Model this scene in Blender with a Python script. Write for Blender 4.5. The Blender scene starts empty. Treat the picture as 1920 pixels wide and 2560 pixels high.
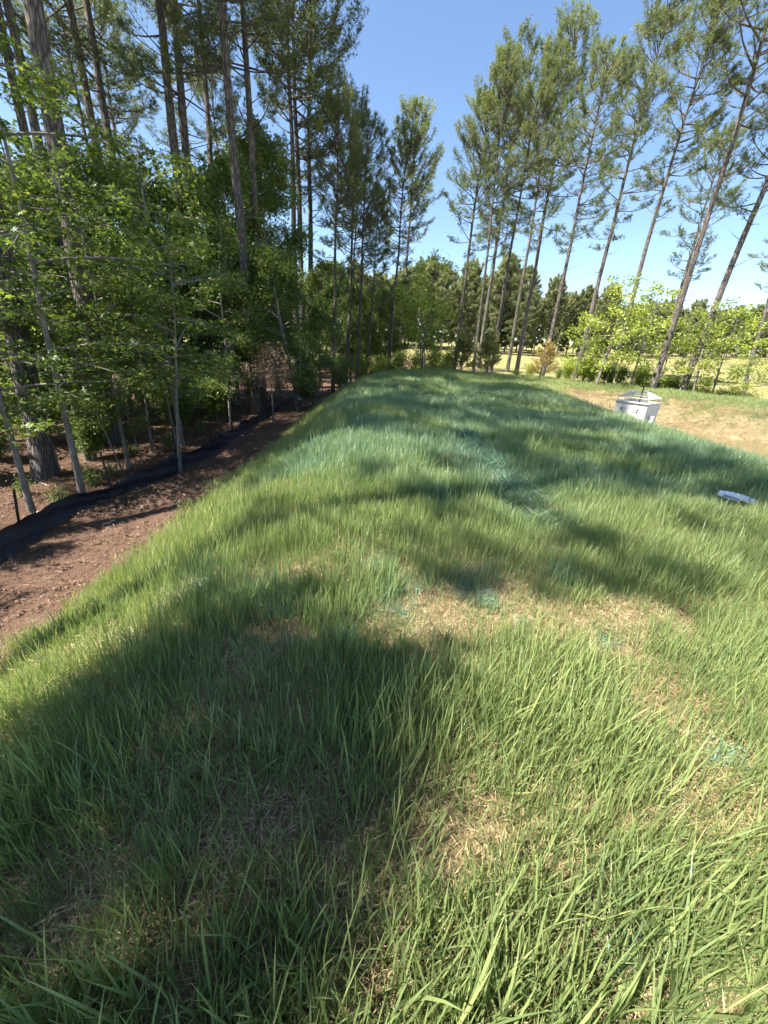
import bpy, math, random
import numpy as np
from mathutils import Matrix, Vector, Quaternion

R_ = math.radians
scn = bpy.context.scene
COL = scn.collection

# ------------------------------------------------------------------ camera, sky, sun, exposure
PITCH, ROLL, CAM_H = 23.0, 3.5, 1.55
th, rl = R_(PITCH), R_(ROLL)
FW = np.array([0, math.cos(th), -math.sin(th)])
DN = np.array([0, -math.sin(th), -math.cos(th)])
RT = np.array([1.0, 0, 0])
IX = math.cos(rl) * RT - math.sin(rl) * DN
IY = math.sin(rl) * RT + math.cos(rl) * DN
cam_d = bpy.data.cameras.new('camera')
cam = bpy.data.objects.new('camera', cam_d)
COL.objects.link(cam)
cam_d.sensor_fit = 'HORIZONTAL'
cam_d.angle = R_(90)
cam_d.clip_start = 0.05
cam_d.clip_end = 3000
M = Matrix.Identity(4)
for i in range(3):
    M[i][0], M[i][1], M[i][2] = IX[i], -IY[i], -FW[i]
M[2][3] = CAM_H
cam.matrix_world = M
scn.camera = cam

SUN_EL = 55.0
SH = np.array([math.cos(R_(25)), math.sin(R_(25))])        # direction shadows fall on the ground
sun_dir = Vector((-SH[0] * math.cos(R_(SUN_EL)), -SH[1] * math.cos(R_(SUN_EL)), math.sin(R_(SUN_EL))))
wd = bpy.data.worlds.new('World')
scn.world = wd
wd.use_nodes = True
nt = wd.node_tree
sky = nt.nodes.new('ShaderNodeTexSky')
sky.sky_type = 'NISHITA'
sky.sun_disc = False
sky.sun_elevation = R_(SUN_EL)
sky.sun_rotation = math.atan2(sun_dir.x, sun_dir.y)
sky.altitude = 100
sky.air_density = 1.0
sky.dust_density = 0.25
sky.ozone_density = 3.0
bg = nt.nodes['Background']
bg.inputs['Strength'].default_value = 0.075
nt.links.new(sky.outputs[0], bg.inputs['Color'])
sl = bpy.data.lights.new('sun', 'SUN')
sl.energy = 5.0
sl.angle = R_(0.53)
sl.color = (1.0, 0.94, 0.84)
so = bpy.data.objects.new('sun', sl)
COL.objects.link(so)
so.rotation_euler = sun_dir.to_track_quat('Z', 'Y').to_euler()
so.location = (-20, -10, 40)
scn.view_settings.view_transform = 'Standard'
scn.view_settings.look = 'None'
scn.view_settings.exposure = 1.85
scn.view_settings.gamma = 1.0
scn.cycles.max_bounces = 4
scn.cycles.diffuse_bounces = 2
scn.cycles.transmission_bounces = 2
scn.cycles.transparent_max_bounces = 8
scn.cycles.use_denoising = True
scn.cycles.use_adaptive_sampling = True
scn.cycles.adaptive_threshold = 0.03
scn.cycles.debug_use_spatial_splits = True

# ------------------------------------------------------------------ helpers
def tag(o, label=None, cat=None, group=None, kind=None):
    if label: o['label'] = label
    if cat: o['category'] = cat
    if group: o['group'] = group
    if kind: o['kind'] = kind
    return o


def empty(name, loc=(0, 0, 0), parent=None):
    o = bpy.data.objects.new(name, None)
    o.empty_display_size = 0.2
    COL.objects.link(o)
    o.location = loc
    if parent: o.parent = parent
    return o


def link(name, me, mat, parent=None):
    o = bpy.data.objects.new(name, me)
    if mat and not me.materials: me.materials.append(mat)
    COL.objects.link(o)
    if parent: o.parent = parent
    return o


class MB:
    """collects vertices and faces, with a random value per vertex"""
    def __init__(s):
        s.v, s.f4, s.f3, s.r, s.n = [], [], [], [], 0

    def add(s, v, f4=None, f3=None, rnd=0.5):
        v = np.asarray(v, float).reshape(-1, 3)
        s.v.append(v)
        if f4 is not None and len(f4): s.f4.append(np.asarray(f4, int).reshape(-1, 4) + s.n)
        if f3 is not None and len(f3): s.f3.append(np.asarray(f3, int).reshape(-1, 3) + s.n)
        s.r.append(np.broadcast_to(np.asarray(rnd, float), (len(v),)))
        s.n += len(v)

    def tube(s, pts, rad, n=6, rnd=0.5, cap=False):
        P = np.asarray(pts, float)
        k = len(P)
        rad = np.broadcast_to(np.asarray(rad, float), (k,))
        T = np.gradient(P, axis=0)
        T /= np.linalg.norm(T, axis=1)[:, None] + 1e-9
        ref = np.array([1.0, 0, 0]) if abs(T[:, 0].mean()) < 0.8 else np.array([0, 1.0, 0])
        A = np.cross(T, ref); A /= np.linalg.norm(A, axis=1)[:, None] + 1e-9
        B = np.cross(T, A)
        a = np.arange(n) * 2 * math.pi / n
        V = P[:, None] + rad[:, None, None] * (np.cos(a)[None, :, None] * A[:, None] + np.sin(a)[None, :, None] * B[:, None])
        i = np.arange(k - 1)[:, None] * n
        j = np.arange(n)[None]
        q = np.stack([i + j, i + (j + 1) % n, i + n + (j + 1) % n, i + n + j], -1).reshape(-1, 4)
        t = []
        if cap:
            for b in (0, (k - 1) * n):
                t += [(b, b + x, b + x + 1) if b else (b, b + x + 1, b + x) for x in range(1, n - 1)]
        s.add(V.reshape(-1, 3), q, t, rnd)

    def box(s, c, size, rot=None, rnd=0.5):
        h = np.array(size) / 2
        v = np.array([[x, y, z] for x in (-1, 1) for y in (-1, 1) for z in (-1, 1)]) * h
        if rot is not None: v = v @ np.array(rot).T
        s.add(v + np.array(c), [(0, 1, 3, 2), (4, 6, 7, 5), (0, 4, 5, 1), (2, 3, 7, 6), (0, 2, 6, 4), (1, 5, 7, 3)], None, rnd)

    def mesh(s, name, smooth=False):
        V = np.concatenate(s.v) if s.v else np.zeros((0, 3))
        F4 = np.concatenate(s.f4) if s.f4 else np.zeros((0, 4), int)
        F3 = np.concatenate(s.f3) if s.f3 else np.zeros((0, 3), int)
        me = bpy.data.meshes.new(name)
        me.vertices.add(len(V)); me.vertices.foreach_set('co', V.ravel())
        nl = F4.size + F3.size
        me.loops.add(nl); me.loops.foreach_set('vertex_index', np.concatenate([F4.ravel(), F3.ravel()]).astype(np.int32))
        me.polygons.add(len(F4) + len(F3))
        st = np.concatenate([np.arange(len(F4)) * 4, F4.size + np.arange(len(F3)) * 3]).astype(np.int32)
        me.polygons.foreach_set('loop_start', st)
        me.update(calc_edges=True)
        me.polygons.foreach_set('use_smooth', np.full(len(st), smooth))
        at = me.attributes.new('rnd', 'FLOAT', 'POINT')
        at.data.foreach_set('value', np.concatenate(s.r).astype(np.float32) if s.r else [])
        me.validate()
        return me


def unit(v):
    v = np.asarray(v, float)
    return v / (np.linalg.norm(v, axis=-1, keepdims=True) + 1e-12)

# ------------------------------------------------------------------ terrain shape
OUTER = np.array([(-0.6, -60), (-0.6, 19.5), (0.6, 24), (3.5, 27.2), (7.5, 28.2), (12, 26.3), (16, 22.5), (19.5, 18), (22, 12), (23, 0), (23, -60)], float)
INNER = np.array([(7.4, -60), (7.4, 4), (7.3, 14), (7.4, 19), (9.3, 22.3), (12.2, 21.8), (14.8, 19.2), (17, 16.4), (18.6, 12), (19.3, 0), (19.3, -60)], float)


def sdist(poly, x, y):
    """signed distance to a closed polygon, negative inside"""
    x = np.asarray(x, float); y = np.asarray(y, float)
    d = np.full(x.shape, 1e18); ins = np.zeros(x.shape, bool)
    n = len(poly)
    for i in range(n):
        a, b = poly[i], poly[(i + 1) % n]
        e = b - a
        wx, wy = x - a[0], y - a[1]
        t = np.clip((wx * e[0] + wy * e[1]) / (e @ e), 0, 1)
        d = np.minimum(d, (wx - e[0] * t) ** 2 + (wy - e[1] * t) ** 2)
        c1 = (a[1] <= y) & (b[1] > y); c2 = (a[1] > y) & (b[1] <= y)
        cr = e[0] * wy - e[1] * wx
        ins ^= (c1 & (cr > 0)) | (c2 & (cr < 0))
    d = np.sqrt(d)
    return np.where(ins, -d, d)


def wave(x, y, s, seed):
    r = np.random.RandomState(seed)
    o = 0
    for k in range(5):
        a = r.uniform(0, 6.28); f = (0.6 + 0.35 * k) / s
        o = o + np.sin((x * math.cos(a) + y * math.sin(a)) * f * 2 * math.pi + r.uniform(0, 6.28)) / (1 + 0.5 * k)
    return o / 2.2


def sstep(a, b, x):
    t = np.clip((x - a) / (b - a), 0, 1)
    return t * t * (3 - 2 * t)

_px = np.array([-100, -3, -0.8, 0.0, 0.7, 1.5, 2.6, 3.7, 4.9, 7.0, 100.0])
_pz = np.array([0, 0, 0.0, -0.06, -0.25, -0.65, -1.2, -1.42, -1.48, -1.5, -1.5])


def terrain(x, y):
    x = np.asarray(x, float); y = np.asarray(y, float)
    do = sdist(OUTER, x, y); di = -sdist(INNER, x, y)          # do>0 outside the bank, di>0 inside the basin
    top = 0.018 * np.clip(y, -10, 28) - 0.02 * np.clip(x, 0, 8)
    k = 0.62 + 0.38 * sstep(3, -2, x)
    zo = np.interp(do, _px, _pz) * k
    zi = -np.interp(di, [-1.6, -0.6, 0.3, 1.2, 5.2, 6.5], [0, 0.05, 0.27, 0.65, 2.35, 2.5])
    w = sstep(0.5, 6, do)
    z = top * (1 - w) + zo + zi
    r = np.hypot(x, y)
    z = z + w * (np.clip(r - 40, 0, 400) * 0.042 * sstep(-25, 8, x) + np.clip(r - 30, 0, 400) * 0.012 * sstep(5, -25, x))
    flat = 1 - sstep(4, 6, di)
    z = z + (wave(x, y, 0.9, 6) * 0.03 + wave(x, y, 0.5, 7) * 0.02) * sstep(-0.2, 0.8, di)
    z = z + wave(x, y, 3.1, 4) * 0.035 * flat + wave(x, y, 9.0, 5) * 0.05 * (0.3 + 0.7 * w)
    return z


def tz(x, y):
    return float(terrain(np.array([x]), np.array([y]))[0])


def ray(px, py):
    d = FW + IX * (px - 960) / 960.0 + IY * (py - 1280) / 960.0
    return d


def ground_at(px, py):
    """where the sight line through a point of the photograph first meets the ground"""
    d = ray(px, py)
    t = np.concatenate([np.arange(0.4, 60, 0.02), np.arange(60, 400, 0.2)])
    P = np.array([0, 0, CAM_H])[None] + t[:, None] * d[None]
    hit = np.nonzero(P[:, 2] <= terrain(P[:, 0], P[:, 1]))[0]
    i = hit[0] if len(hit) else len(t) - 1
    return P[i]


def at_depth(px, depth):
    """ground point at a given distance ahead, in the direction of photo column px (at the horizon)"""
    d = ray(px, 880)
    h = d[:2] / d[1] * depth
    return np.array([h[0], h[1], tz(h[0], h[1])])

# ------------------------------------------------------------------ materials
class NT:
    def __init__(s, name):
        s.m = bpy.data.materials.new(name); s.m.use_nodes = True
        s.t = s.m.node_tree; s.t.nodes.clear()
        s.out = s.n('ShaderNodeOutputMaterial')

    def n(s, typ, **kw):
        o = s.t.nodes.new(typ)
        for k, v in kw.items(): setattr(o, k, v)
        return o

    def l(s, a, b): s.t.links.new(a, b)

    def val(s, node, **kw):
        for k, v in kw.items(): node.inputs[k].default_value = v

    def ramp(s, fac, stops, interp='LINEAR'):
        r = s.n('ShaderNodeValToRGB'); r.color_ramp.interpolation = interp
        e = r.color_ramp.elements
        while len(e) < len(stops): e.new(0.5)
        for el, (p, c) in zip(e, stops):
            el.position = p; el.color = (*c, 1) if len(c) == 3 else c
        if fac is not None: s.l(fac, r.inputs[0])
        return r.outputs[0]

    def noise(s, scale, detail=4, rough=0.6, vec=None, dist=0.0):
        o = s.n('ShaderNodeTexNoise'); s.val(o, Scale=scale, Detail=detail, Roughness=rough, Distortion=dist)
        if vec is not None: s.l(vec, o.inputs['Vector'])
        return o.outputs['Fac']

    def mix(s, fac, a, b, mode='MIX'):
        o = s.n('ShaderNodeMix', data_type='RGBA', blend_type=mode)
        for x, i in ((fac, 0), (a, 6), (b, 7)):
            if isinstance(x, (int, float)): o.inputs[i].default_value = x
            elif isinstance(x, tuple): o.inputs[i].default_value = (*x, 1)
            else: s.l(x, o.inputs[i])
        return o.outputs[2]

    def math(s, op, a, b=0.0, clamp=False):
        o = s.n('ShaderNodeMath', operation=op, use_clamp=clamp)
        for i, x in enumerate((a, b)):
            if isinstance(x, (int, float)): o.inputs[i].default_value = x
            else: s.l(x, o.inputs[i])
        return o.outputs[0]

    def attr(s, name, typ='GEOMETRY'):
        o = s.n('ShaderNodeAttribute', attribute_type=typ, attribute_name=name)
        return o

    def pos(s, kind='Object'): return s.n('ShaderNodeTexCoord').outputs[kind]

    def mapped(s, vec, scale):
        m = s.n('ShaderNodeMapping'); m.inputs['Scale'].default_value = scale
        s.l(vec, m.inputs['Vector']); return m.outputs[0]

    def bsdf(s, col, rough=0.8, spec=0.3, bump=None, bstr=0.4, bdist=0.02, metal=0.0):
        b = s.n('ShaderNodeBsdfPrincipled')
        if isinstance(col, tuple): b.inputs['Base Color'].default_value = (*col, 1)
        else: s.l(col, b.inputs['Base Color'])
        if isinstance(rough, (int, float)): b.inputs['Roughness'].default_value = rough
        else: s.l(rough, b.inputs['Roughness'])
        b.inputs['Specular IOR Level'].default_value = spec
        b.inputs['Metallic'].default_value = metal
        if bump is not None:
            u = s.n('ShaderNodeBump'); s.val(u, Strength=bstr, Distance=bdist)
            s.l(bump, u.inputs['Height']); s.l(u.outputs[0], b.inputs['Normal'])
        return b

    def done(s, sh):
        s.l(sh.outputs[0], s.out.inputs['Surface']); return s.m


def leaf_mat(name, stops, transl=0.35, rough=0.5, spec=0.35, vary=0.25, tcol=None):
    k = NT(name)
    c = k.ramp(k.attr('rnd').outputs['Fac'], stops)
    oi = k.n('ShaderNodeObjectInfo')
    hs = k.n('ShaderNodeHueSaturation')
    k.l(c, hs.inputs['Color'])
    k.l(k.math('ADD', k.math('MULTIPLY', oi.outputs['Random'], vary), 1 - vary / 2), hs.inputs['Value'])
    b = k.bsdf(hs.outputs[0], rough, spec)
    t = k.n('ShaderNodeBsdfTranslucent')
    k.l(k.mix(1.0, hs.outputs[0], tcol or (1.0, 1.0, 0.55), 'MULTIPLY'), t.inputs['Color'])
    mx = k.n('ShaderNodeMixShader'); mx.inputs[0].default_value = transl
    k.l(b.outputs[0], mx.inputs[1]); k.l(t.outputs[0], mx.inputs[2])
    return k.done(mx)


def m_bark_pine():
    k = NT('pine_bark')
    p = k.pos()
    v = k.n('ShaderNodeTexVoronoi', feature='DISTANCE_TO_EDGE'); k.val(v, Scale=13.0)
    wv = k.mix(0.25, k.mapped(p, (1, 1, 0.3)), k.n('ShaderNodeTexNoise').outputs['Color'])
    k.l(wv, v.inputs['Vector'])
    e = k.ramp(v.outputs['Distance'], [(0.0, (0, 0, 0)), (0.22, (1, 1, 1))])
    n1 = k.noise(22, 5, 0.65, k.mapped(p, (1, 1, 0.35)))
    n2 = k.noise(1.4, 3, 0.6, p)
    plate = k.ramp(n1, [(0.3, (0.105, 0.093, 0.085)), (0.55, (0.20, 0.18, 0.165)), (0.8, (0.34, 0.315, 0.29))])
    plate = k.mix(k.ramp(n2, [(0.4, (0, 0, 0)), (0.75, (0.4, 0.4, 0.4))]), plate, (0.19, 0.15, 0.125))
    col = k.mix(e, (0.06, 0.05, 0.045), plate)
    h = k.math('ADD', k.math('MULTIPLY', e, 0.7), k.math('MULTIPLY', n1, 0.5))
    return k.done(k.bsdf(col, 0.92, 0.15, h, 0.9, 0.03))


def m_bark_smooth():
    k = NT('smooth_grey_bark')
    p = k.pos()
    n1 = k.noise(9, 5, 0.6, k.mapped(p, (1, 1, 0.5)))
    n2 = k.noise(40, 4, 0.7, k.mapped(p, (1, 1, 2.2)))
    c = k.ramp(n1, [(0.3, (0.11, 0.10, 0.085)), (0.55, (0.21, 0.19, 0.165)), (0.75, (0.31, 0.29, 0.26))])
    c = k.mix(k.ramp(n2, [(0.45, (0, 0, 0)), (0.7, (0.6, 0.6, 0.6))]), c, (0.12, 0.105, 0.09))
    return k.done(k.bsdf(c, 0.85, 0.2, k.math('ADD', n1, n2), 0.35, 0.01))


def m_ground():
    k = NT('ground_surface')
    p = k.pos()
    z = k.attr('zone').outputs['Color']
    sp = k.n('ShaderNodeSeparateColor'); k.l(z, sp.inputs[0])
    n0 = k.noise(1.1, 5, 0.6, p); n1 = k.noise(9, 6, 0.7, p); n2 = k.noise(55, 5, 0.7, p); n3 = k.noise(160, 3, 0.7, p)
    soil = k.ramp(n1, [(0.3, (0.10, 0.065, 0.035)), (0.5, (0.18, 0.13, 0.07)), (0.7, (0.28, 0.215, 0.12))])
    soil = k.mix(k.ramp(n2, [(0.35, (0, 0, 0)), (0.7, (0.7, 0.7, 0.7))]), soil, (0.32, 0.26, 0.14))
    litter = k.ramp(n2, [(0.25, (0.045, 0.026, 0.018)), (0.5, (0.12, 0.07, 0.048)), (0.75, (0.21, 0.135, 0.092))])
    litter = k.mix(k.ramp(n0, [(0.4, (0, 0, 0)), (0.65, (0.55, 0.55, 0.55))]), litter, (0.14, 0.09, 0.06))
    straw = k.ramp(n1, [(0.32, (0.15, 0.115, 0.06)), (0.45, (0.29, 0.24, 0.135)), (0.62, (0.41, 0.355, 0.215))])
    straw = k.mix(k.ramp(n2, [(0.3, (0.9, 0.9, 0.9)), (0.5, (0, 0, 0))]), straw, (0.20, 0.13, 0.065))
    field = k.ramp(k.noise(0.16, 4, 0.6, p), [(0.3, (0.15, 0.16, 0.05)), (0.5, (0.24, 0.21, 0.085)), (0.7, (0.28, 0.235, 0.115))])
    field = k.mix(k.ramp(n1, [(0.3, (0, 0, 0)), (0.7, (0.5, 0.5, 0.5))]), field, (0.15, 0.165, 0.055))
    c = k.mix(sp.outputs[0], field, litter)
    c = k.mix(sp.outputs[1], c, straw)
    c = k.mix(k.attr('berm').outputs['Fac'], c, soil)
    h = k.math('ADD', k.math('MULTIPLY', n1, 0.5), k.math('ADD', n2, k.math('MULTIPLY', n3, 0.5)))
    return k.done(k.bsdf(c, 0.95, 0.1, h, 0.8, 0.04))


def m_grass():
    k = NT('grass_blade')
    r = k.attr('rnd').outputs['Fac']
    ti = k.attr('tint', 'INSTANCER').outputs['Fac']
    te = k.attr('teal', 'INSTANCER').outputs['Fac']
    c = k.ramp(k.math('ADD', k.math('MULTIPLY', r, 0.55), k.math('MULTIPLY', ti, 0.45)),
               [(0.1, (0.115, 0.168, 0.072)), (0.42, (0.205, 0.275, 0.105)), (0.70, (0.32, 0.38, 0.15)), (0.88, (0.40, 0.42, 0.17)), (0.97, (0.48, 0.40, 0.21))])
    c = k.mix(te, c, (0.17, 0.30, 0.23))  # hydroseed dye, plus the painted blue cast of shade on the mid-slope
    b = k.bsdf(c, 0.40, 0.5)
    t = k.n('ShaderNodeBsdfTranslucent'); k.l(k.mix(1.0, c, (1.0, 1.08, 0.6), 'MULTIPLY'), t.inputs['Color'])
    mx = k.n('ShaderNodeMixShader'); mx.inputs[0].default_value = 0.45
    k.l(b.outputs[0], mx.inputs[1]); k.l(t.outputs[0], mx.inputs[2])
    return k.done(mx)


def m_flake(name, stops, rough=0.8, transl=0.1):
    k = NT(name)
    r = k.attr('rnd').outputs['Fac']; ti = k.attr('tint', 'INSTANCER').outputs['Fac']
    c = k.ramp(k.math('ADD', k.math('MULTIPLY', r, 0.6), k.math('MULTIPLY', ti, 0.4)), stops)
    return k.done(k.bsdf(c, rough, 0.25))


def m_simple(name, a, b, scale=20, rough=0.7, spec=0.3, metal=0.0, bstr=0.2, stretch=(1, 1, 1)):
    k = NT(name)
    n = k.noise(scale, 5, 0.65, k.mapped(k.pos(), stretch))
    return k.done(k.bsdf(k.ramp(n, [(0.3, a), (0.7, b)]), rough, spec, n, bstr, 0.01, metal))


def m_water():
    k = NT('muddy_water')
    n = k.noise(3, 3, 0.5, k.pos())
    c = k.ramp(k.noise(0.7, 3, 0.5, k.pos()), [(0.3, (0.17, 0.13, 0.065)), (0.7, (0.22, 0.175, 0.09))])
    return k.done(k.bsdf(c, 0.12, 0.5, n, 0.05, 0.02))

MAT = dict(
    pine=m_bark_pine(), smooth=m_bark_smooth(), ground=m_ground(), grass=m_grass(), water=m_water(),
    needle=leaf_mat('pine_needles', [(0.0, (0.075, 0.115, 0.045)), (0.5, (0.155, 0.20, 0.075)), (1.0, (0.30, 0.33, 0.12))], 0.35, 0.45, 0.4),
    needle_far=leaf_mat('hazed_pine_needles', [(0.0, (0.13, 0.155, 0.08)), (1.0, (0.31, 0.33, 0.165))], 0.3, 0.6, 0.2),  # distance haze put into the colour: paler, greyer needles
    leaf=leaf_mat('sweetgum_leaves', [(0.0, (0.07, 0.115, 0.03)), (0.6, (0.145, 0.215, 0.052)), (1.0, (0.28, 0.345, 0.09))], 0.5, 0.45, 0.4),
    dark=leaf_mat('dark_leaves', [(0.0, (0.075, 0.12, 0.033)), (0.6, (0.135, 0.21, 0.055)), (1.0, (0.25, 0.33, 0.085))], 0.45, 0.4, 0.45),
    bright=leaf_mat('spring_leaves', [(0.0, (0.20, 0.27, 0.045)), (0.6, (0.34, 0.42, 0.08)), (1.0, (0.50, 0.54, 0.13))], 0.45, 0.5, 0.35),
    cedar=leaf_mat('cedar_sprays', [(0.0, (0.15, 0.16, 0.05)), (0.6, (0.27, 0.265, 0.085)), (1.0, (0.40, 0.35, 0.12))], 0.2, 0.7, 0.2),
    cedar_brown=leaf_mat('browned_cedar_sprays', [(0.0, (0.22, 0.165, 0.05)), (0.6, (0.38, 0.29, 0.09)), (1.0, (0.50, 0.38, 0.14))], 0.2, 0.7, 0.2),
    dead=leaf_mat('dead_leaves', [(0.0, (0.12, 0.075, 0.05)), (1.0, (0.36, 0.25, 0.18))], 0.25, 0.8, 0.15),
    straw=m_flake('straw', [(0.0, (0.17, 0.11, 0.055)), (0.5, (0.36, 0.27, 0.14)), (1.0, (0.55, 0.45, 0.27))], 0.6),
    litter=m_flake('leaf_litter', [(0.0, (0.045, 0.024, 0.017)), (0.5, (0.155, 0.095, 0.064)), (0.85, (0.28, 0.185, 0.13)), (1.0, (0.38, 0.31, 0.25))], 0.7),
    teal=m_flake('hydroseed_fibre', [(0.0, (0.06, 0.15, 0.11)), (0.5, (0.14, 0.29, 0.215)), (1.0, (0.27, 0.41, 0.32))], 0.8),
    fabric=m_simple('black_fabric', (0.012, 0.012, 0.016), (0.03, 0.03, 0.036), 14, 0.55, 0.35, stretch=(1, 0.4, 4)),
    tpost=m_simple('dark_steel', (0.02, 0.022, 0.02), (0.05, 0.05, 0.045), 30, 0.6, 0.4, 0.3),
    concrete=m_simple('pale_concrete', (0.50, 0.49, 0.47), (0.66, 0.65, 0.63), 6, 0.85, 0.2),
    galv=m_simple('galvanised_steel', (0.48, 0.49, 0.50), (0.62, 0.63, 0.64), 15, 0.5, 0.5, 0.1),
    pvc=m_simple('white_plastic', (0.62, 0.63, 0.64), (0.76, 0.77, 0.78), 9, 0.4, 0.5),
    hole=m_simple('dark_opening', (0.015, 0.014, 0.013), (0.03, 0.028, 0.026), 9, 0.9, 0.1),
    greyplate=m_simple('slate_grey_plastic', (0.10, 0.13, 0.17), (0.16, 0.19, 0.23), 9, 0.5, 0.4),
    orange=m_simple('orange_mesh', (0.55, 0.13, 0.04), (0.72, 0.22, 0.08), 12, 0.6, 0.3),
    rock=m_simple('pale_rock', (0.32, 0.30, 0.30), (0.55, 0.53, 0.52), 14, 0.9, 0.2, bstr=0.6),
    wood=m_simple('weathered_wood', (0.20, 0.15, 0.11), (0.42, 0.34, 0.26), 12, 0.85, 0.2, stretch=(1, 1, 0.2)),
    stake=m_simple('pale_stake_wood', (0.32, 0.25, 0.18), (0.50, 0.41, 0.31), 18, 0.8, 0.2, stretch=(1, 1, 0.2)),
    wire=m_simple('power_cable', (0.03, 0.03, 0.03), (0.05, 0.05, 0.05), 9, 0.6, 0.3),
)

# ------------------------------------------------------------------ ground sheet and pond
def graded(lo, hi, step, far, growth=1.18):
    a = list(np.arange(lo, hi + 1e-6, step))
    s, x = step, a[-1]
    while x < far: s *= growth; x += s; a.append(x)
    s, x, b = step, a[0], []
    while x > -far: s *= growth; x -= s; b.append(x)
    return np.array(b[::-1] + a)


def build_ground():
    gx = graded(-12, 22, 0.16, 600); gy = graded(-2, 31, 0.16, 600)
    X, Y = np.meshgrid(gx, gy)
    Z = terrain(X, Y)
    r = np.random.RandomState(2)
    Z = Z + r.normal(0, 0.006, Z.shape)
    nx, ny = len(gx), len(gy)
    i = np.arange(ny - 1)[:, None] * nx; j = np.arange(nx - 1)[None]
    q = np.stack([i + j, i + j + 1, i + nx + j + 1, i + nx + j], -1).reshape(-1, 4)
    b = MB(); b.add(np.stack([X, Y, Z], -1).reshape(-1, 3), q)
    me = b.mesh('ground', True)
    x, y = X.ravel(), Y.ravel()
    do = sdist(OUTER, x, y); di = -sdist(INNER, x, y)
    jit = wave(x, y, 1.1, 8) * 0.3 + wave(x, y, 0.45, 9) * 0.15
    edge = 2.4 + 0.35 * sstep(10, 20, y)
    wood = sstep(6, -3, x - 0.25 * np.clip(y - 24, 0, 60) + jit * 4) * sstep(-34, -24, x + jit * 8) * sstep(75, 55, y)
    litter = np.where(do > 0, wood, 0)
    straw = sstep(-0.2, 0.9, di + jit)
    berm = (do < 0) * 1.0
    berm = np.maximum(sstep(0.35, -0.35, do - edge + jit * 1.2) * (x < 3), berm) * (1 - straw)
    berm = np.where((x >= 3) & (do > 0), np.maximum(berm, sstep(1.6, 0.4, do)), berm)
    za = me.attributes.new('zone', 'FLOAT_COLOR', 'POINT')
    cc = np.stack([litter, straw, np.zeros_like(x), np.ones_like(x)], -1)
    za.data.foreach_set('color', cc.ravel().astype(np.float32))
    ba = me.attributes.new('berm', 'FLOAT', 'POINT'); ba.data.foreach_set('value', berm.astype(np.float32))
    o = link('ground', me, MAT['ground'])
    tag(o, 'grassy earth bank with forest floor, straw basin slope and far field', 'ground', kind='structure')
    # pond
    b = MB()
    g = np.array([(8.2, -40), (8.2, 18.6), (9.8, 21.2), (12.2, 20.8), (14.8, 18.2), (16.9, 15.0), (18.0, 11), (18.5, -40)], float)
    zw = -1.04
    b.add(np.c_[g, np.full(len(g), zw)], None, [(0, k, k + 1) for k in range(1, len(g) - 1)])
    o = link('pond_water', b.mesh('pond_water'), MAT['water'])
    tag(o, 'muddy brown pond water at the bottom of the basin', 'pond', kind='structure')

build_ground()

# ------------------------------------------------------------------ tree generators (each returns shared mesh data)
def tufts(b, C, A, rs, n=12, ln=(0.15, 0.24), w=0.016, spread=(0.25, 1.3), rnd=None):
    """needle tufts: thin blades radiating round an axis"""
    C = np.repeat(np.asarray(C), n, 0); A = unit(np.repeat(np.asarray(A), n, 0))
    m = len(C)
    ph = rs.uniform(0, 2 * math.pi, m); po = rs.uniform(spread[0], spread[1], m)
    ref = np.where(np.abs(A[:, 2:3]) < 0.9, np.array([[0, 0, 1.0]]), np.array([[1.0, 0, 0]]))
    U = unit(np.cross(A, ref)); W = np.cross(A, U)
    D = A * np.cos(po)[:, None] + (U * np.cos(ph)[:, None] + W * np.sin(ph)[:, None]) * np.sin(po)[:, None]
    L = rs.uniform(*ln, m)[:, None]
    S = unit(np.cross(D, rs.normal(0, 1, (m, 3)))) * w * 0.5
    base = C + D * L * 0.05
    V = np.stack([base - S, base + S, C + D * L - np.array([0, 0, 0.03])], 1).reshape(-1, 3)
    F = np.arange(m * 3).reshape(-1, 3)
    rr = np.repeat(rnd, n) if rnd is not None else rs.uniform(0, 1, m)
    rr = np.clip(rr + rs.uniform(-0.18, 0.18, m), 0, 1)
    b.add(V, None, F, np.repeat(rr, 3))


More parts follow.
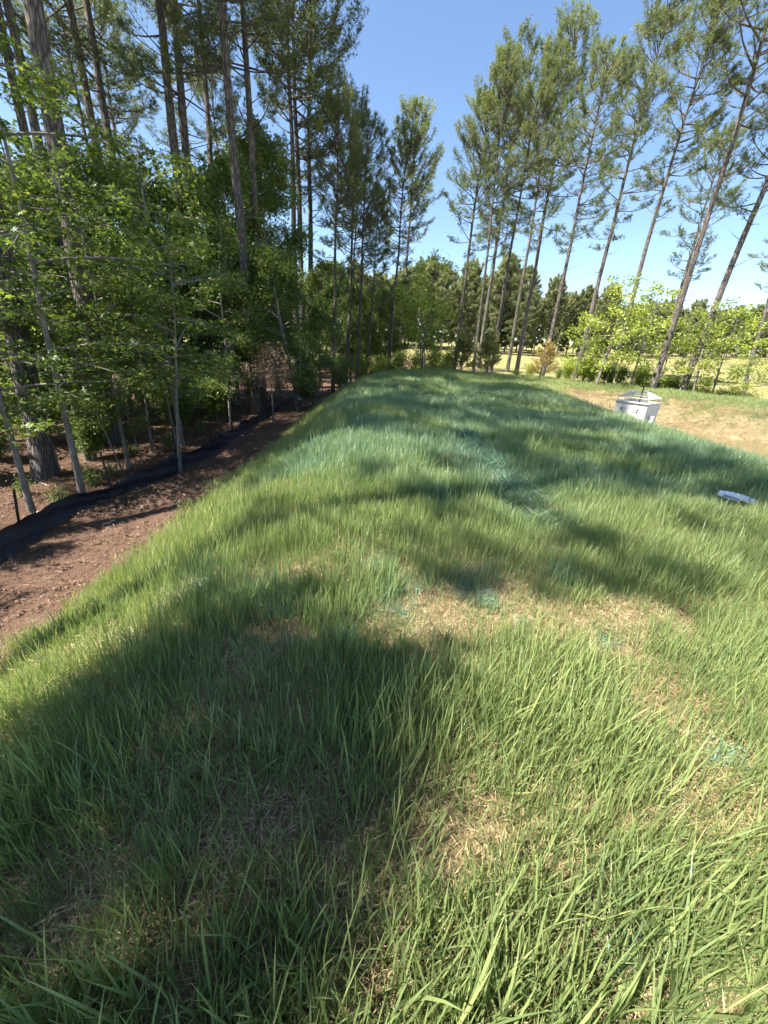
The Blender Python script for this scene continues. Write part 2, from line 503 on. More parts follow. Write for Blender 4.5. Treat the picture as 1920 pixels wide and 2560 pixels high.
def make_pine(seed, H, r0, cb, R, sparse=0.5, dead=8, dens=1.0, nn=9, ln=(0.13, 0.22), w=0.018):
    rs = np.random.RandomState(seed)
    tr, lb, cr = MB(), MB(), MB()
    zs = np.concatenate([[-0.4, 0.0, 0.35, 0.9], np.linspace(1.8, H, 16)])
    a1, a2, p1, p2 = rs.uniform(0.05, 0.16), rs.uniform(0.03, 0.08), rs.uniform(0, 6, 2), rs.uniform(0, 6, 2)
    def axis(z):
        z = np.asarray(z, float)
        e = np.clip(z / H, 0, 1)
        ox = a1 * np.sin(z * 0.33 + p1[0]) * e + a2 * np.sin(z * 0.9 + p2[0]) * e
        oy = a1 * np.sin(z * 0.29 + p1[1]) * e + a2 * np.sin(z * 0.8 + p2[1]) * e
        return np.stack([ox, oy, z], -1)
    def rad(z):
        t = np.clip(np.asarray(z) / H, 0, 1)
        return r0 * (1 - 0.9 * t ** 1.15) * (1 + 0.28 * np.exp(-np.clip(z, 0, 9) / 0.3)) + 0.008
    tr.tube(axis(zs), rad(zs), 12)
    TC, TA, TR = [], [], []
    z = cb * H
    while z < H * 0.985:
        t = z / H; tt = (t - cb) / (1 - cb)
        for _ in range(rs.randint(2, 5)):
            if tt < 0.35 and rs.rand() < sparse * (1 - tt / 0.45): continue
            az = rs.uniform(0, 2 * math.pi)
            L = (R * ((0.55 + 0.9 * tt) if tt < 0.5 else math.sqrt(max(0.0, 1 - ((tt - 0.5) / 0.53) ** 2))) + 0.2) * rs.uniform(0.6, 1.12)
            el = R_(2 + 44 * max(tt, 0.0) + rs.normal(0, 13))
            n = 6; s = np.linspace(0, 1, n)
            els = el + R_(30) * s ** 1.5 - R_(10) * np.sin(s * 3)
            azs = az + rs.normal(0, 0.12) * s * 2
            step = np.stack([np.cos(azs) * np.cos(els), np.sin(azs) * np.cos(els), np.sin(els)], -1) * L / (n - 1)
            P = axis(z) + np.concatenate([[np.zeros(3)], np.cumsum(step[1:], 0)])
            br = min(0.07 * L / 3 + 0.006, 0.028 + 0.015 * L / 3) * (0.8 if tt > 0.5 else 1.0)
            lb.tube(P, br * (1 - 0.8 * s), 5)
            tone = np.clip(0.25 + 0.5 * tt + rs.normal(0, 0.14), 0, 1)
            ns = int((L * 5.2 + 4) * dens)
            for q in range(ns):
                u = rs.uniform(0.22, 1.0) ** 0.6
                i = min(int(u * (n - 1)), n - 2); fr = u * (n - 1) - i
                o = P[i] * (1 - fr) + P[i + 1] * fr
                d0 = unit(P[i + 1] - P[i])
                side = rs.choice([-1, 1]) * R_(rs.uniform(20, 70)); c, si = math.cos(side), math.sin(side)
                d = np.array([d0[0] * c - d0[1] * si, d0[0] * si + d0[1] * c, d0[2] * 0.6 + rs.uniform(-0.05, 0.5)])
                d = unit(d); l = rs.uniform(0.6, 1.1) * (L * (1.15 - u) * 0.30 + 0.40)
                tip = o + d * l + np.array([0, 0, 0.12 * l])
                lb.tube([o, o + d * l * 0.5, tip], [0.009, 0.007, 0.004], 3)
                for v in (0.4, 0.58, 0.72, 0.84, 0.93, 1.0):
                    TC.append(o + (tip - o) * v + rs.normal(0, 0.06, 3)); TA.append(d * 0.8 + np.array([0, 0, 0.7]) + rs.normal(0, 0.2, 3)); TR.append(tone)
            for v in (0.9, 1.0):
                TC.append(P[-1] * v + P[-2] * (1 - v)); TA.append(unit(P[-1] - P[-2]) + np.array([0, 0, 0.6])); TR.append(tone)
        z += rs.uniform(0.28, 0.5) * (1.25 - 0.75 * tt) * H / 20
    for _ in range(4):
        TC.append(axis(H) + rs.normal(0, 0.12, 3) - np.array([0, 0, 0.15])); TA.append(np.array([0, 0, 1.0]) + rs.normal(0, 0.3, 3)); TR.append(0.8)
    for _ in range(dead):                                     # dead snags below the crown
        z = rs.uniform(0.18, cb + 0.12) * H; az = rs.uniform(0, 6.28); L = rs.uniform(0.35, 1.6)
        d = np.array([math.cos(az), math.sin(az), rs.uniform(-0.1, 0.7)])
        P = axis(z) + np.outer([0, 0.5, 1.0], unit(d) * L) + np.array([[0, 0, 0], [0, 0, 0.03], [0, 0, rs.uniform(-0.15, 0.25)]])
        lb.tube(P, [0.022, 0.014, 0.005], 4)
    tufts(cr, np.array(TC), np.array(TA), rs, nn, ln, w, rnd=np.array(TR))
    return dict(H=H, r=r0, parts=[('trunk', tr.mesh('pine_trunk', True), 'pine'), ('limbs', lb.mesh('pine_limbs'), 'pine'), ('crown', cr.mesh('pine_crown'), 'needle')])


_st = []
for a, r in ((-90, 0.30), (-50, 0.62), (-18, 0.33), (22, 0.95), (58, 0.40), (90, 1.05), (122, 0.40), (158, 0.95), (198, 0.33), (230, 0.62)):
    _st.append((r * math.cos(R_(a)), r * math.sin(R_(a)), -0.16 * r * r))
STAR_V = np.array([(0, 0, 0.02)] + _st); STAR_F = np.array([(0, i, i % 10 + 1) for i in range(1, 11)])
OVAL_V = np.array([(0, -0.9, 0), (0.5, 0.0, 0.14), (0, 1.0, -0.12), (-0.5, 0.0, 0.14)]); OVAL_F = np.array([(0, 1, 2), (0, 2, 3)])
LONG_V = OVAL_V * np.array([0.7, 1.15, 1.0])


def leaves(b, C, size, rs, shape='oval', tilt=0.5, rnd=None, normal=None):
    V0, F0 = dict(star=(STAR_V, STAR_F), oval=(OVAL_V, OVAL_F), long=(LONG_V, OVAL_F))[shape]
    C = np.asarray(C); m = len(C)
    N = np.array([0, 0, 1.0]) if normal is None else normal
    N = unit(N + rs.normal(0, tilt, (m, 3)))
    T = unit(np.cross(N, rs.normal(0, 1, (m, 3)))); U = np.cross(N, T)
    s = (size * rs.uniform(0.6, 1.2, m))[:, None, None]
    V = C[:, None] + s * (V0[None, :, 0:1] * T[:, None] + V0[None, :, 1:2] * U[:, None] + V0[None, :, 2:3] * N[:, None])
    k = len(V0)
    F = (F0[None] + (np.arange(m) * k)[:, None, None]).reshape(-1, 3)
    r = rs.uniform(0, 1, m) if rnd is None else np.clip(rnd + rs.uniform(-0.3, 0.3, m), 0, 1)
    b.add(V.reshape(-1, 3), None, F, np.repeat(r, k))


def make_broad(seed, H, r0, cb, R, shape='oval', ls=0.06, per=26, nprim=20, nsec=6, stems=1, bend=0.25, mat='leaf', bark='smooth', flat=0.07, up=(5, 35), prof='round', tilt=0.5):
    rs = np.random.RandomState(seed)
    tr, lb, cr = MB(), MB(), MB()
    LC, LR = [], []
    for st in range(stems):
        b0 = np.zeros(3) if stems == 1 else np.array([rs.normal(0, 0.10), rs.normal(0, 0.10), 0])
        ln = rs.normal(0, bend, 2) * (1 if stems == 1 else 2.2)
        ph = rs.uniform(0, 6, 2)
        hh = H * (1 if st == 0 else rs.uniform(0.6, 0.95))
        def axis(z):
            z = np.asarray(z, float); e = np.clip(z / hh, 0, 1)
            return b0 + np.stack([ln[0] * e ** 1.3 + 0.05 * np.sin(z * 1.3 + ph[0]) * e, ln[1] * e ** 1.3 + 0.05 * np.sin(z * 1.1 + ph[1]) * e, z], -1)
        zs = np.concatenate([[-0.25, 0, 0.3], np.linspace(0.8, hh, 9)])
        rr = r0 * (1 if st == 0 else 0.75) * (1 - 0.88 * np.clip(zs / hh, 0, 1)) * (1 + 0.3 * np.exp(-np.clip(zs, 0, 9) / 0.2)) + 0.004
        tr.tube(axis(zs), rr, 9)
        az = rs.uniform(0, 6)
        for q in range(nprim // stems):
            t = cb + (1 - cb) * (q + rs.uniform(0, 1)) / (nprim // stems)
            tt = (t - cb) / (1 - cb)
            az += 2.4 + rs.normal(0, 0.4)
            p = math.sin(math.pi * (0.12 + 0.86 * tt)) ** 0.7 if prof == 'round' else (1 - tt) ** 0.8 + 0.12
            L = max(0.25, R * p * rs.uniform(0.6, 1.15))
            el = R_(rs.uniform(*up) + 30 * max(0, tt - 0.6))
            n = 5; s = np.linspace(0, 1, n)
            els = el - R_(20) * s
            azs = az + rs.normal(0, 0.2) * s
            P = axis(t * hh) + np.concatenate([[np.zeros(3)], np.cumsum(np.stack([np.cos(azs) * np.cos(els), np.sin(azs) * np.cos(els), np.sin(els)], -1)[1:] * L / (n - 1), 0)])
            lb.tube(P, (0.006 + 0.010 * L) * (1 - 0.75 * s), 4)
            tone = rs.uniform(0.2, 0.8)
            for k in range(nsec + 1):
                u = rs.uniform(0.25, 1.0) if k else 1.0
                i = min(int(u * (n - 1)), n - 2); fr = u * (n - 1) - i
                o = P[i] * (1 - fr) + P[i + 1] * fr
                sd = rs.choice([-1, 1]) * R_(rs.uniform(20, 80)) if k else 0
                a2 = azs[i] + sd; l = (0.3 + 0.4 * L * (1.1 - u)) * rs.uniform(0.7, 1.2)
                d = np.array([math.cos(a2), math.sin(a2), rs.uniform(-0.25, 0.3)])
                tip = o + d * l
                lb.tube([o, (o + tip) / 2 + np.array([0, 0, 0.03]), tip], [0.006, 0.005, 0.003], 3)
                m = max(3, int(per * (0.5 + l)))
                f = rs.uniform(0.1, 1.08, m)[:, None]
                off = rs.normal(0, 0.14, (m, 3)) * np.array([1, 1, flat / 0.14])
                LC.append(o + (tip - o) * f + off - np.array([0, 0, 0.02])); LR.append(np.full(m, tone))
    leaves(cr, np.concatenate(LC), ls, rs, shape, tilt, np.concatenate(LR))
    return dict(H=H, r=r0, parts=[('trunk', tr.mesh('trunk', True), bark), ('limbs', lb.mesh('limbs'), bark), ('crown', cr.mesh('crown'), mat)])


def make_cedar(seed, H, R, mat, nb=70, per=20):
    rs = np.random.RandomState(seed)
    tr, lb, cr = MB(), MB(), MB()
    tr.tube(np.c_[np.zeros(6), np.zeros(6), np.linspace(-0.2, H * 0.95, 6)], np.linspace(0.055, 0.008, 6), 7)
    TC, TA, TR = [], [], []
    for q in range(nb):
        t = rs.uniform(0.06, 0.97); az = rs.uniform(0, 6.28)
        L = R * max(0.0, 1 - t) ** 0.7 * rs.uniform(0.7, 1.15) + 0.12
        el = R_(rs.uniform(15, 45))
        d = np.array([math.cos(az) * math.cos(el), math.sin(az) * math.cos(el), math.sin(el)])
        o = np.array([0, 0, t * H]); P = o + np.outer([0, 0.5, 1], d * L)
        lb.tube(P, [0.014, 0.009, 0.004], 3)
        m = int(per * (0.4 + L))
        f = rs.uniform(0.35, 1.05, m)[:, None]
        TC.append(o + d * L * f + rs.normal(0, 0.07, (m, 3))); TA.append(np.repeat((d + np.array([0, 0, 0.8]))[None], m, 0)); TR.append(np.full(m, rs.uniform(0.15, 0.85)))
    tufts(cr, np.concatenate(TC), np.concatenate(TA), rs, 7, (0.09, 0.17), 0.022, (0.1, 1.0), np.concatenate(TR))
    return dict(H=H, r=0.05, parts=[('trunk', tr.mesh('cedar_trunk', True), 'smooth'), ('limbs', lb.mesh('cedar_limbs'), 'smooth'), ('crown', cr.mesh('cedar_crown'), mat)])


def make_shrub(seed, H, R, mat, shape='oval', ls=0.055, n=3800, nst=14):
    rs = np.random.RandomState(seed)
    lb, cr = MB(), MB()
    C, T = [], []
    for q in range(nst):
        az = rs.uniform(0, 6.28); l = rs.uniform(0.7, 1.0) * H; out = rs.uniform(0.1, 0.95) * R
        s = np.linspace(0, 1, 6)
        P = np.c_[np.cos(az) * out * s ** 1.3, np.sin(az) * out * s ** 1.3, -0.1 + (l + 0.1) * np.abs(np.sin(s * R_(100 - 25 * rs.rand()))) ** 0.9]
        P = P + rs.normal(0, 0.03, P.shape) * s[:, None]
        lb.tube(P, np.linspace(0.014, 0.004, 6), 4)
        m = n // nst
        u = rs.uniform(0.22, 1.02, m) * 5; i = np.minimum(u.astype(int), 4); fr = (u - i)[:, None]
        C.append(P[i] * (1 - fr) + P[i + 1] * fr + rs.normal(0, 0.16, (m, 3)) * np.array([R, R, 0.8]) ** 0.5); T.append(np.full(m, rs.uniform(0.2, 0.8)))
    C = np.concatenate(C); C[:, 2] = np.maximum(C[:, 2], 0.03)
    leaves(cr, C, ls, rs, shape, 0.6, np.concatenate(T))
    return dict(H=H, r=0.02, parts=[('stems', lb.mesh('shrub_stems'), 'smooth'), ('foliage', cr.mesh('shrub_foliage'), mat)])


def make_vine(seed, H, r, dens):
    rs = np.random.RandomState(seed)
    b = MB(); m = int(H * dens)
    z = rs.beta(1.1, 1.5, m) * H; a = rs.uniform(0, 6.28, m)
    ok = np.sin(z * 2.1 + a) + np.sin(z * 0.9 - 2 * a) > -0.5; z, a = z[ok], a[ok]; m = len(z)
    rr = r * (1 - 0.03 * z) + np.abs(rs.normal(0, 0.08, m)) + 0.01
    C = np.c_[np.cos(a) * rr, np.sin(a) * rr, z]
    leaves(b, C, 0.05, rs, 'oval', 0.5, np.full(m, 0.5), np.c_[np.cos(a), np.sin(a), np.full(m, 0.4)])
    for k in range(4):
        zz = np.linspace(0, H * 0.8, 20); aa = rs.uniform(0, 6) + 0.5 * np.sin(zz * 0.7 + k)
        b.tube(np.c_[np.cos(aa) * (r + 0.01), np.sin(aa) * (r + 0.01), zz], 0.009, 4, 0.0)
    return b.mesh('vine')

PINE = [make_pine(11, 20, 0.17, 0.46, 2.6, 0.7, 10, 0.85), make_pine(12, 20, 0.165, 0.40, 2.4, 0.8, 9, 0.85), make_pine(13, 20, 0.17, 0.52, 2.4, 0.6, 14, 0.85),
        make_pine(14, 20, 0.16, 0.43, 2.8, 0.75, 10, 0.8), make_pine(15, 20, 0.165, 0.34, 2.2, 0.85, 8, 0.85)]
TALL = [make_pine(21, 24, 0.24, 0.50, 3.3, 0.5, 14, 0.9), make_pine(22, 24, 0.23, 0.44, 3.2, 0.6, 16, 0.9), make_pine(23, 24, 0.24, 0.56, 3.0, 0.4, 12, 0.9)]
FARP = [make_pine(31, 19, 0.2, 0.30, 3.8, 0.1, 2, 0.55, 5, (0.35, 0.7), 0.12), make_pine(32, 18, 0.2, 0.10, 4.2, 0.0, 2, 0.55, 5, (0.35, 0.7), 0.12)]
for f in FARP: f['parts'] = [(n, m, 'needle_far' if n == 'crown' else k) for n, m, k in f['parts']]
GUM = [make_broad(41, 8.0, 0.075, 0.22, 2.3, 'star', 0.08, 19, 22, 7, 1, 0.35, 'leaf'),
       make_broad(42, 6.5, 0.06, 0.25, 2.2, 'star', 0.08, 20, 18, 7, 1, 0.5, 'leaf'),
       make_broad(43, 5.0, 0.045, 0.30, 1.6, 'star', 0.075, 26, 17, 6, 1, 0.3, 'leaf')]
WOODS = [make_broad(51, 9.0, 0.10, 0.15, 2.6, 'oval', 0.08, 66, 36, 8, 1, 0.4, 'dark', flat=0.24, up=(10, 55), tilt=0.8),
         make_broad(52, 12.0, 0.13, 0.14, 2.6, 'oval', 0.08, 66, 46, 8, 1, 0.5, 'dark', flat=0.24, up=(10, 55), tilt=0.8),
         make_broad(53, 7.0, 0.08, 0.12, 2.4, 'oval', 0.075, 66, 30, 8, 2, 0.4, 'leaf', flat=0.2, up=(10, 50), tilt=0.7)]
SPRING = [make_broad(61, 5.0, 0.05, 0.22, 1.6, 'oval', 0.085, 15, 22, 6, 2, 0.3, 'bright', flat=0.12, up=(15, 55), tilt=0.7),
          make_broad(62, 4.2, 0.045, 0.18, 1.5, 'oval', 0.085, 14, 18, 6, 1, 0.3, 'bright', flat=0.12, up=(15, 55), tilt=0.7),
          make_broad(63, 6.5, 0.055, 0.25, 1.9, 'oval', 0.09, 20, 34, 7, 4, 0.4, 'bright', flat=0.2, up=(20, 60), tilt=0.7)]
CEDAR = [make_cedar(71, 2.4, 0.95, 'cedar', 90, 24), make_cedar(72, 2.5, 1.05, 'cedar_brown', 70, 16)]
SHRUB = [make_shrub(81, 1.3, 0.9, 'bright', 'oval', 0.05, 2400, 9), make_shrub(82, 1.6, 1.1, 'leaf'), make_shrub(83, 2.0, 1.3, 'dark', 'long', 0.045, 3800), make_shrub(84, 0.55, 0.45, 'leaf', 'oval', 0.045, 420, 7)]
rsp = np.random.RandomState(5)
VINE = [make_vine(91, 10, 0.16, 95), make_vine(92, 7, 0.2, 150)]


def put(name, model, loc, label, cat, group=None, H=None, up=(0, 0, 1), spin=0.0, thick=1.0, mats=None, vine=None, wide=1.0):
    """stand one plant: an Empty at its base with its parts as children"""
    s = (H or model['H']) / model['H']
    o = empty(name, loc)
    q = Vector((0, 0, 1)).rotation_difference(Vector(up).normalized())
    o.rotation_mode = 'QUATERNION'
    o.rotation_quaternion = q @ Quaternion((0, 0, 1), spin)
    o.scale = (s, s, s)
    tag(o, label, cat, group)
    for n, me, mk in model['parts']:
        mk = (mats or {}).get(n, mk)
        key = me.name + '|' + mk
        if not me.materials: me.materials.append(MAT[mk])
        c = bpy.data.objects.new(n, me); COL.objects.link(c); c.parent = o
        if n != 'trunk': c['kind'] = 'stuff'
        if me.materials[0] is not MAT[mk]:
            c.material_slots[0].link = 'OBJECT'; c.material_slots[0].material = MAT[mk]
        if n == 'trunk' and thick != 1.0: c.scale = (thick, thick, 1)
        if n in ('crown', 'limbs', 'foliage') and wide != 1.0: c.scale = (wide, wide, 1)
    if vine is not None:
        me = VINE[vine]
        if not me.materials: me.materials.append(MAT['leaf'])
        c = bpy.data.objects.new('vine', me); COL.objects.link(c); c.parent = o; c['kind'] = 'stuff'
        c.scale = (thick, thick, 1)
    return o


def stand(base, top=None, topvis=None):
    """base position from a photo point (px,py) or (px,None,range); lean and height from a second point on the trunk"""
    P = ground_at(*base) if len(base) == 2 else at_depth(base[0], base[2])
    up, H = np.array([0, 0, 1.0]), None
    if top is not None:
        h = P[:2] / np.linalg.norm(P[:2]); d = ray(*top)
        Q = np.array([0, 0, CAM_H]) + d * (P[:2] @ h) / (d[:2] @ h)
        up = unit(Q - P); H = float(np.linalg.norm(Q - P))
    return P, up, H

# ------------------------------------------------------------------ pines right of and beyond the bank
def pine(base, mid, label, H=None, toppt=None, model=0, kind=PINE, spin=0.0, thick=1.0, group=None, vine=None):
    P, up, _ = stand(base, mid)
    if toppt is not None: H = stand((0, 0) if False else base, toppt)[2]
    return put('pine_tree', kind[model], P - np.array([0, 0, 0.02]), label, 'tree', group, H, up, spin, thick, vine=vine)

GR = 'pines along the far side of the basin'
pine((1860, 968), (1920, 760), 'twin-looking pine trunk leaving the picture at the right edge', 20, model=3, spin=1.0, group=GR, thick=1.15)
pine((1738, None, 23.5), (1856, 600), 'leaning pine with low dark needle tufts, second from the right edge', 20, model=4, spin=2.2, group=GR)
pine((1634, 961), (1821, 316), 'tallest thick pale pine trunk right above the white riser box', 21, model=0, spin=0.4, group=GR, thick=1.1)
pine((1660, None, 23), (1842, 316), 'pine trunk pressed close behind the thick pale pine above the riser', 21, model=3, spin=3.9, group=GR, thick=0.9)
pine((1545, None, 26), (1735, 205), 'pine with bare snags rising behind the yellow-green saplings', toppt=(1790, 0), model=2, spin=1.9, group=GR)
pine((1438, 945), (1618, 221), 'pine with tall brushy crown left of the yellow-green saplings', toppt=(1692, 3), model=1, spin=5.0, group=GR)
pine((1368, None, 28), (1479, 364), 'pine rising straight behind the orange-brown cedar', toppt=(1517, 142), model=0, spin=2.6, group=GR)
pine((1291, 931), (1395, 343), 'pine with full pointed crown, right of two pines by the field gap', toppt=(1417, 83), model=3, spin=0.2, group=GR)
pine((1268, 930), (1370, 307), 'vine-covered slim pine, left of two pines by the field gap', toppt=(1388, 145), model=4, spin=1.4, group=GR, thick=0.85, vine=0)
pine((1234, None, 31), (1316, 398), 'darker slim pine between the vine-covered pines', toppt=(1330, 240), model=2, spin=3.3, group=GR)
pine((1195, 921), (1283, 325), 'vine-wrapped pine behind the second green cedar, right twin', toppt=(1325, 127), model=0, spin=4.4, group=GR, thick=0.95, vine=0)
pine((1190, None, 30), (1262, 253), 'thin vine-wrapped pine close against its thicker twin', toppt=(1268, 152), model=4, spin=0.9, group=GR, thick=0.75, vine=0)
pine((1140, None, 32), (1200, 416), 'pine with uneven one-sided branches right of the multi-stem tree', toppt=(1203, 224), model=1, spin=5.6, group=GR)
GC = 'pines at the far end of the bank'
pine((995, 930), (1034, 434), 'sunlit lone pine with rounded crown in the middle of the picture', toppt=(1046, 275), model=1, spin=2.0, group=GC)
pine((972, None, 33), (1005, 506), 'darker pine just left of the sunlit lone pine', toppt=(1006, 340), model=1, spin=4.0, group=GC)
pine((916, None, 32), (942, 600), 'thin dark short pine left of the lone pine', toppt=(952, 480), model=4, spin=1.0, group=GC, thick=0.8)
pine((893, None, 31), (917, 405), 'pine left of the thin dark short pine', toppt=(918, 312), model=0, spin=3.0, group=GC)
pine((866, None, 33), (890, 347), 'pine with pale lower trunk near the arching shrub', toppt=(886, 268), model=2, spin=5.0, group=GC)
pine((877, None, 35), (888, 600), 'forking dark pine seen behind the arching shrub', toppt=(893, 400), model=1, spin=0.5, group=GC)
pine((832, None, 29), (844, 424), 'upright pine at the right end of the dark wood', toppt=(841, 250), model=1, spin=1.2, group=GC)
GL = 'tall pines along the wood edge'
pine((776, None, 31), (774, 116), 'tall pine whose crown edges the open sky', 25, model=1, kind=PINE, spin=0.7, group=GL, thick=1.0)
pine((758, None, 30.5), (740, 231), 'right trunk of a close pair of slim tall pines', 25, model=0, kind=PINE, spin=2.9, group=GL)
pine((739, None, 29), (724, 77), 'left trunk of a close pair of slim tall pines', 25, model=3, kind=PINE, spin=4.8, group=GL)
pine((645, 1035), (556, 80), 'pine with vines hanging round it where the black fence narrows', 23, model=0, kind=TALL, spin=1.1, group=GL, thick=0.85, vine=1)
pine((650, None, 21), (610, 0), 'ivy-speckled pine trunk right of the fence-corner pine', 24, model=1, kind=TALL, spin=3.7, group=GL, thick=0.85, vine=0)
pine((560, None, 24), (498, 0), 'reddish pine trunk standing back in the wood', 24, model=2, kind=TALL, spin=5.3, group=GL, thick=0.8)
pine((513, None, 20.5), (428, 0), 'smooth-looking right trunk of two big pines side by side', 24, model=0, kind=TALL, spin=2.0, group=GL, thick=0.95)
pine((490, None, 20), (394, 0), 'rough pale left trunk of two big pines side by side', 24, model=2, kind=TALL, spin=0.3, group=GL, thick=1.0)
pine((505, None, 26), (446, 60), 'thin red-brown pine trunk behind the two big pines', 22, model=1, kind=TALL, spin=4.2, group=GL, thick=0.7)
pine((370, None, 20), (212, 0), 'pine with branch stubs, right of a pair crossing the upper left sky', 24, model=1, kind=TALL, spin=0.9, group=GL, thick=0.9)
pine((330, None, 19), (174, 0), 'pine left of the pair crossing the upper left sky', 24, model=0, kind=TALL, spin=5.8, group=GL, thick=0.85)
pine((278, 1105), (73, 0), 'big leaning pine trunk behind the leafy saplings, upper left', 24, model=2, kind=TALL, spin=2.5, group=GL, thick=1.05)
pine((215, None, 15), (42, 116), 'slim dark pine just left of the big leaning trunk', 23, model=1, kind=TALL, spin=3.2, group=GL, thick=0.75)
pine((185, None, 16), (0, 58), 'slim dark pine nearest the upper left corner', 23, model=0, kind=TALL, spin=1.6, group=GL, thick=0.75)
pine((116, 1194), (31, 793), 'thick dark pine trunk at the left edge beside a broken snag', 24, model=0, kind=TALL, spin=4.9, group=GL, thick=0.85)
pine((20, 1060), (-60, 600), 'shadowed pine trunk at the very left edge', 22, model=1, kind=TALL, spin=4.1, group=GL, thick=1.0)

# pines farther back in the wood, seen only as slivers between the others, and those beside the viewer whose shade falls on the grass
rf = random.Random(3)
for (x, y) in [(-14, 9), (-17, 14), (-20, 19), (-19, 30), (-14, 37), (-24, 24), (-22, 37)]:
    put('pine_tree', TALL[rf.randrange(3)], (x, y, tz(x, y) - 0.05), 'dim pine deep inside the dark wood on the left', 'tree', 'pines deep in the wood', rf.uniform(20, 24), (rf.gauss(0, .02), rf.gauss(0, .02), 1), rf.uniform(0, 6), rf.uniform(.7, 1))
for (x, y, h, m) in [(-8.6, 3.8, 22, 0), (-7.5, 0.2, 22, 2), (-13, 5, 22, 1)]:
    put('pine_tree', TALL[m], (x, y, tz(x, y) - 0.05), 'pine outside the picture whose shade falls on the near grass', 'tree', 'pines beside the viewer', h, (0, 0, 1), x * 3 + y, 1.0)

# far wood beyond the field
rf = random.Random(8)
for i in range(150):
    px = 560 + i * 9.6 + rf.uniform(-14, 14)
    dist = rf.uniform(100, 150) + max(0, (px - 1560)) * 0.12
    P = at_depth(px, dist)
    put('far_pine', FARP[i % 2], P - np.array([0, 0, 0.3]), 'bushy pine in the far wood beyond the field', 'tree', 'far wood beyond the field', rf.uniform(12, 18) * (1.12 if px < 1300 else 0.9), (0, 0, 1), rf.uniform(0, 6))

# ------------------------------------------------------------------ broadleaf trees and saplings of the left wood
GS = 'leafy saplings along the silt fence'
def sap(base, mid, model, label, H, spin, name='sweetgum_sapling', thick=1.0, group=GS, mats=None, wide=1.0, kind=GUM):
    P, up, _ = stand(base, mid)
    return put(name, kind[model], P, label, 'sapling', group, H, up, spin, thick, mats=mats, wide=wide)

sap((208, 1248), (108, 774), 0, 'pale grey sapling trunk standing right behind the black fence', 7.0, 0.4, thick=0.85)
sap((81, 1283), (0, 1024), 1, 'pale grey sapling trunk leaning out of the left edge', 5.4, 2.0, thick=1.0)
sap((451, 1181), (428, 831), 2, 'slim sapling standing in front of the black fence', 5.0, 3.0, thick=0.8)
sap((322, 1171), (285, 947), 1, 'crooked forking sapling behind the black fence', 5.6, 4.2, thick=0.8)
sap((382, 1132), (359, 1000), 2, 'straight grey sapling behind the fence, right of the crooked one', 5.0, 1.2, thick=0.8)
sap((438, 1101), (409, 928), 2, 'sapling just behind the slim one in front of the fence', 5.2, 5.2, thick=0.8)
sap((309, 1183), (224, 1001), 2, 'thin stem leaning left beside the crooked sapling', 3.6, 2.7, thick=0.5)
sap((359, 1163), (324, 1059), 2, 'shortest thin sapling between crooked and straight ones', 2.6, 0.8, thick=0.5)
sap((150, None, 9.5), (110, 700), 1, 'taller leafy sweetgum behind the pale grey sapling', 6.6, 3.3)
sap((420, None, 11.5), (390, 700), 0, 'leafy sweetgum in front of the two big pines', 7.2, 5.0)
sap((250, None, 11.5), (200, 600), 0, 'leafy sweetgum between the big leaning trunk and the thick dark trunk', 8.0, 1.0)
sap((30, None, 8.0), (-40, 700), 2, 'low leafy sweetgum whose branches reach in from the left edge', 4.2, 4.4)
sap((560, None, 15), (550, 800), 1, 'small leafy sweetgum left of the fence-corner pine', 5.4, 0.1)

GW = 'broadleaf trees inside the wood'
for (px, d, m, H, lab) in [
    (690, 24, 1, 12, 'tall dark leafy tree behind the close pair of slim pines'),
    (640, 25, 1, 12.5, 'tall dark leafy tree behind the ivy-speckled pine'),
    (585, 20, 0, 9.5, 'dark leafy tree behind the fence-corner pine'),
    (735, 17.5, 2, 6.0, 'bright layered leafy tree in front of the slim pine pair'),
    (800, 31, 0, 8, 'dark leafy tree behind the pine crown edging the sky'),
    (850, 35, 0, 8.5, 'dark leafy tree behind the upright pine'),
    (910, 37, 2, 7.5, 'leafy tree in the gap behind the thin dark pine'),
    (955, 36, 2, 8.0, 'leafy tree left behind the lone sunlit pine'),
    (530, 24, 0, 10, 'dark leafy tree behind the two big pines'),
    (450, 21, 0, 9, 'dark leafy tree left behind the two big pines'),
    (380, 19, 0, 9, 'dark leafy tree below the upper left sky gap'),
    (300, 17, 0, 8.5, 'dark leafy tree behind the leaning pine trunk'),
    (200, 16, 0, 8, 'dark leafy tree behind the slim dark pines'),
    (80, 14, 0, 7.5, 'dark leafy tree behind the left-edge pines'),
    (10, 12, 2, 6.5, 'leafy tree behind the shadowed left-edge trunk')]:
    P = at_depth(px, d)
    put('broadleaf_tree', WOODS[m], P, lab, 'tree', GW, H, (0, 0, 1), px * 0.7)
for (x, y, m, h) in [(-17, 22, 0, 8), (-18, 28, 2, 7), (-22, 15, 0, 8), (-10, 40, 1, 10), (-4, 42, 0, 8), (-20, 35, 1, 9), (-16, 17, 2, 6)]:
    put('broadleaf_tree', WOODS[m], (x, y, tz(x, y)), 'dim leafy tree far back in the left wood', 'tree', 'leafy trees deep in the wood', h, (0, 0, 1), x + y)
for (x, y, m, h, wd_) in [(-6.2, -1.3, 0, 11, 0.5), (-6.6, -2.4, 1, 12, 0.42), (-8.9, 1.7, 2, 8.0, 0.7)]:
    put('broadleaf_tree', WOODS[m], (x, y, tz(x, y)), 'leafy tree outside the picture shading the near grass', 'tree', 'leafy trees beside the viewer', h, (0, 0, 1), x + y, wide=wd_)

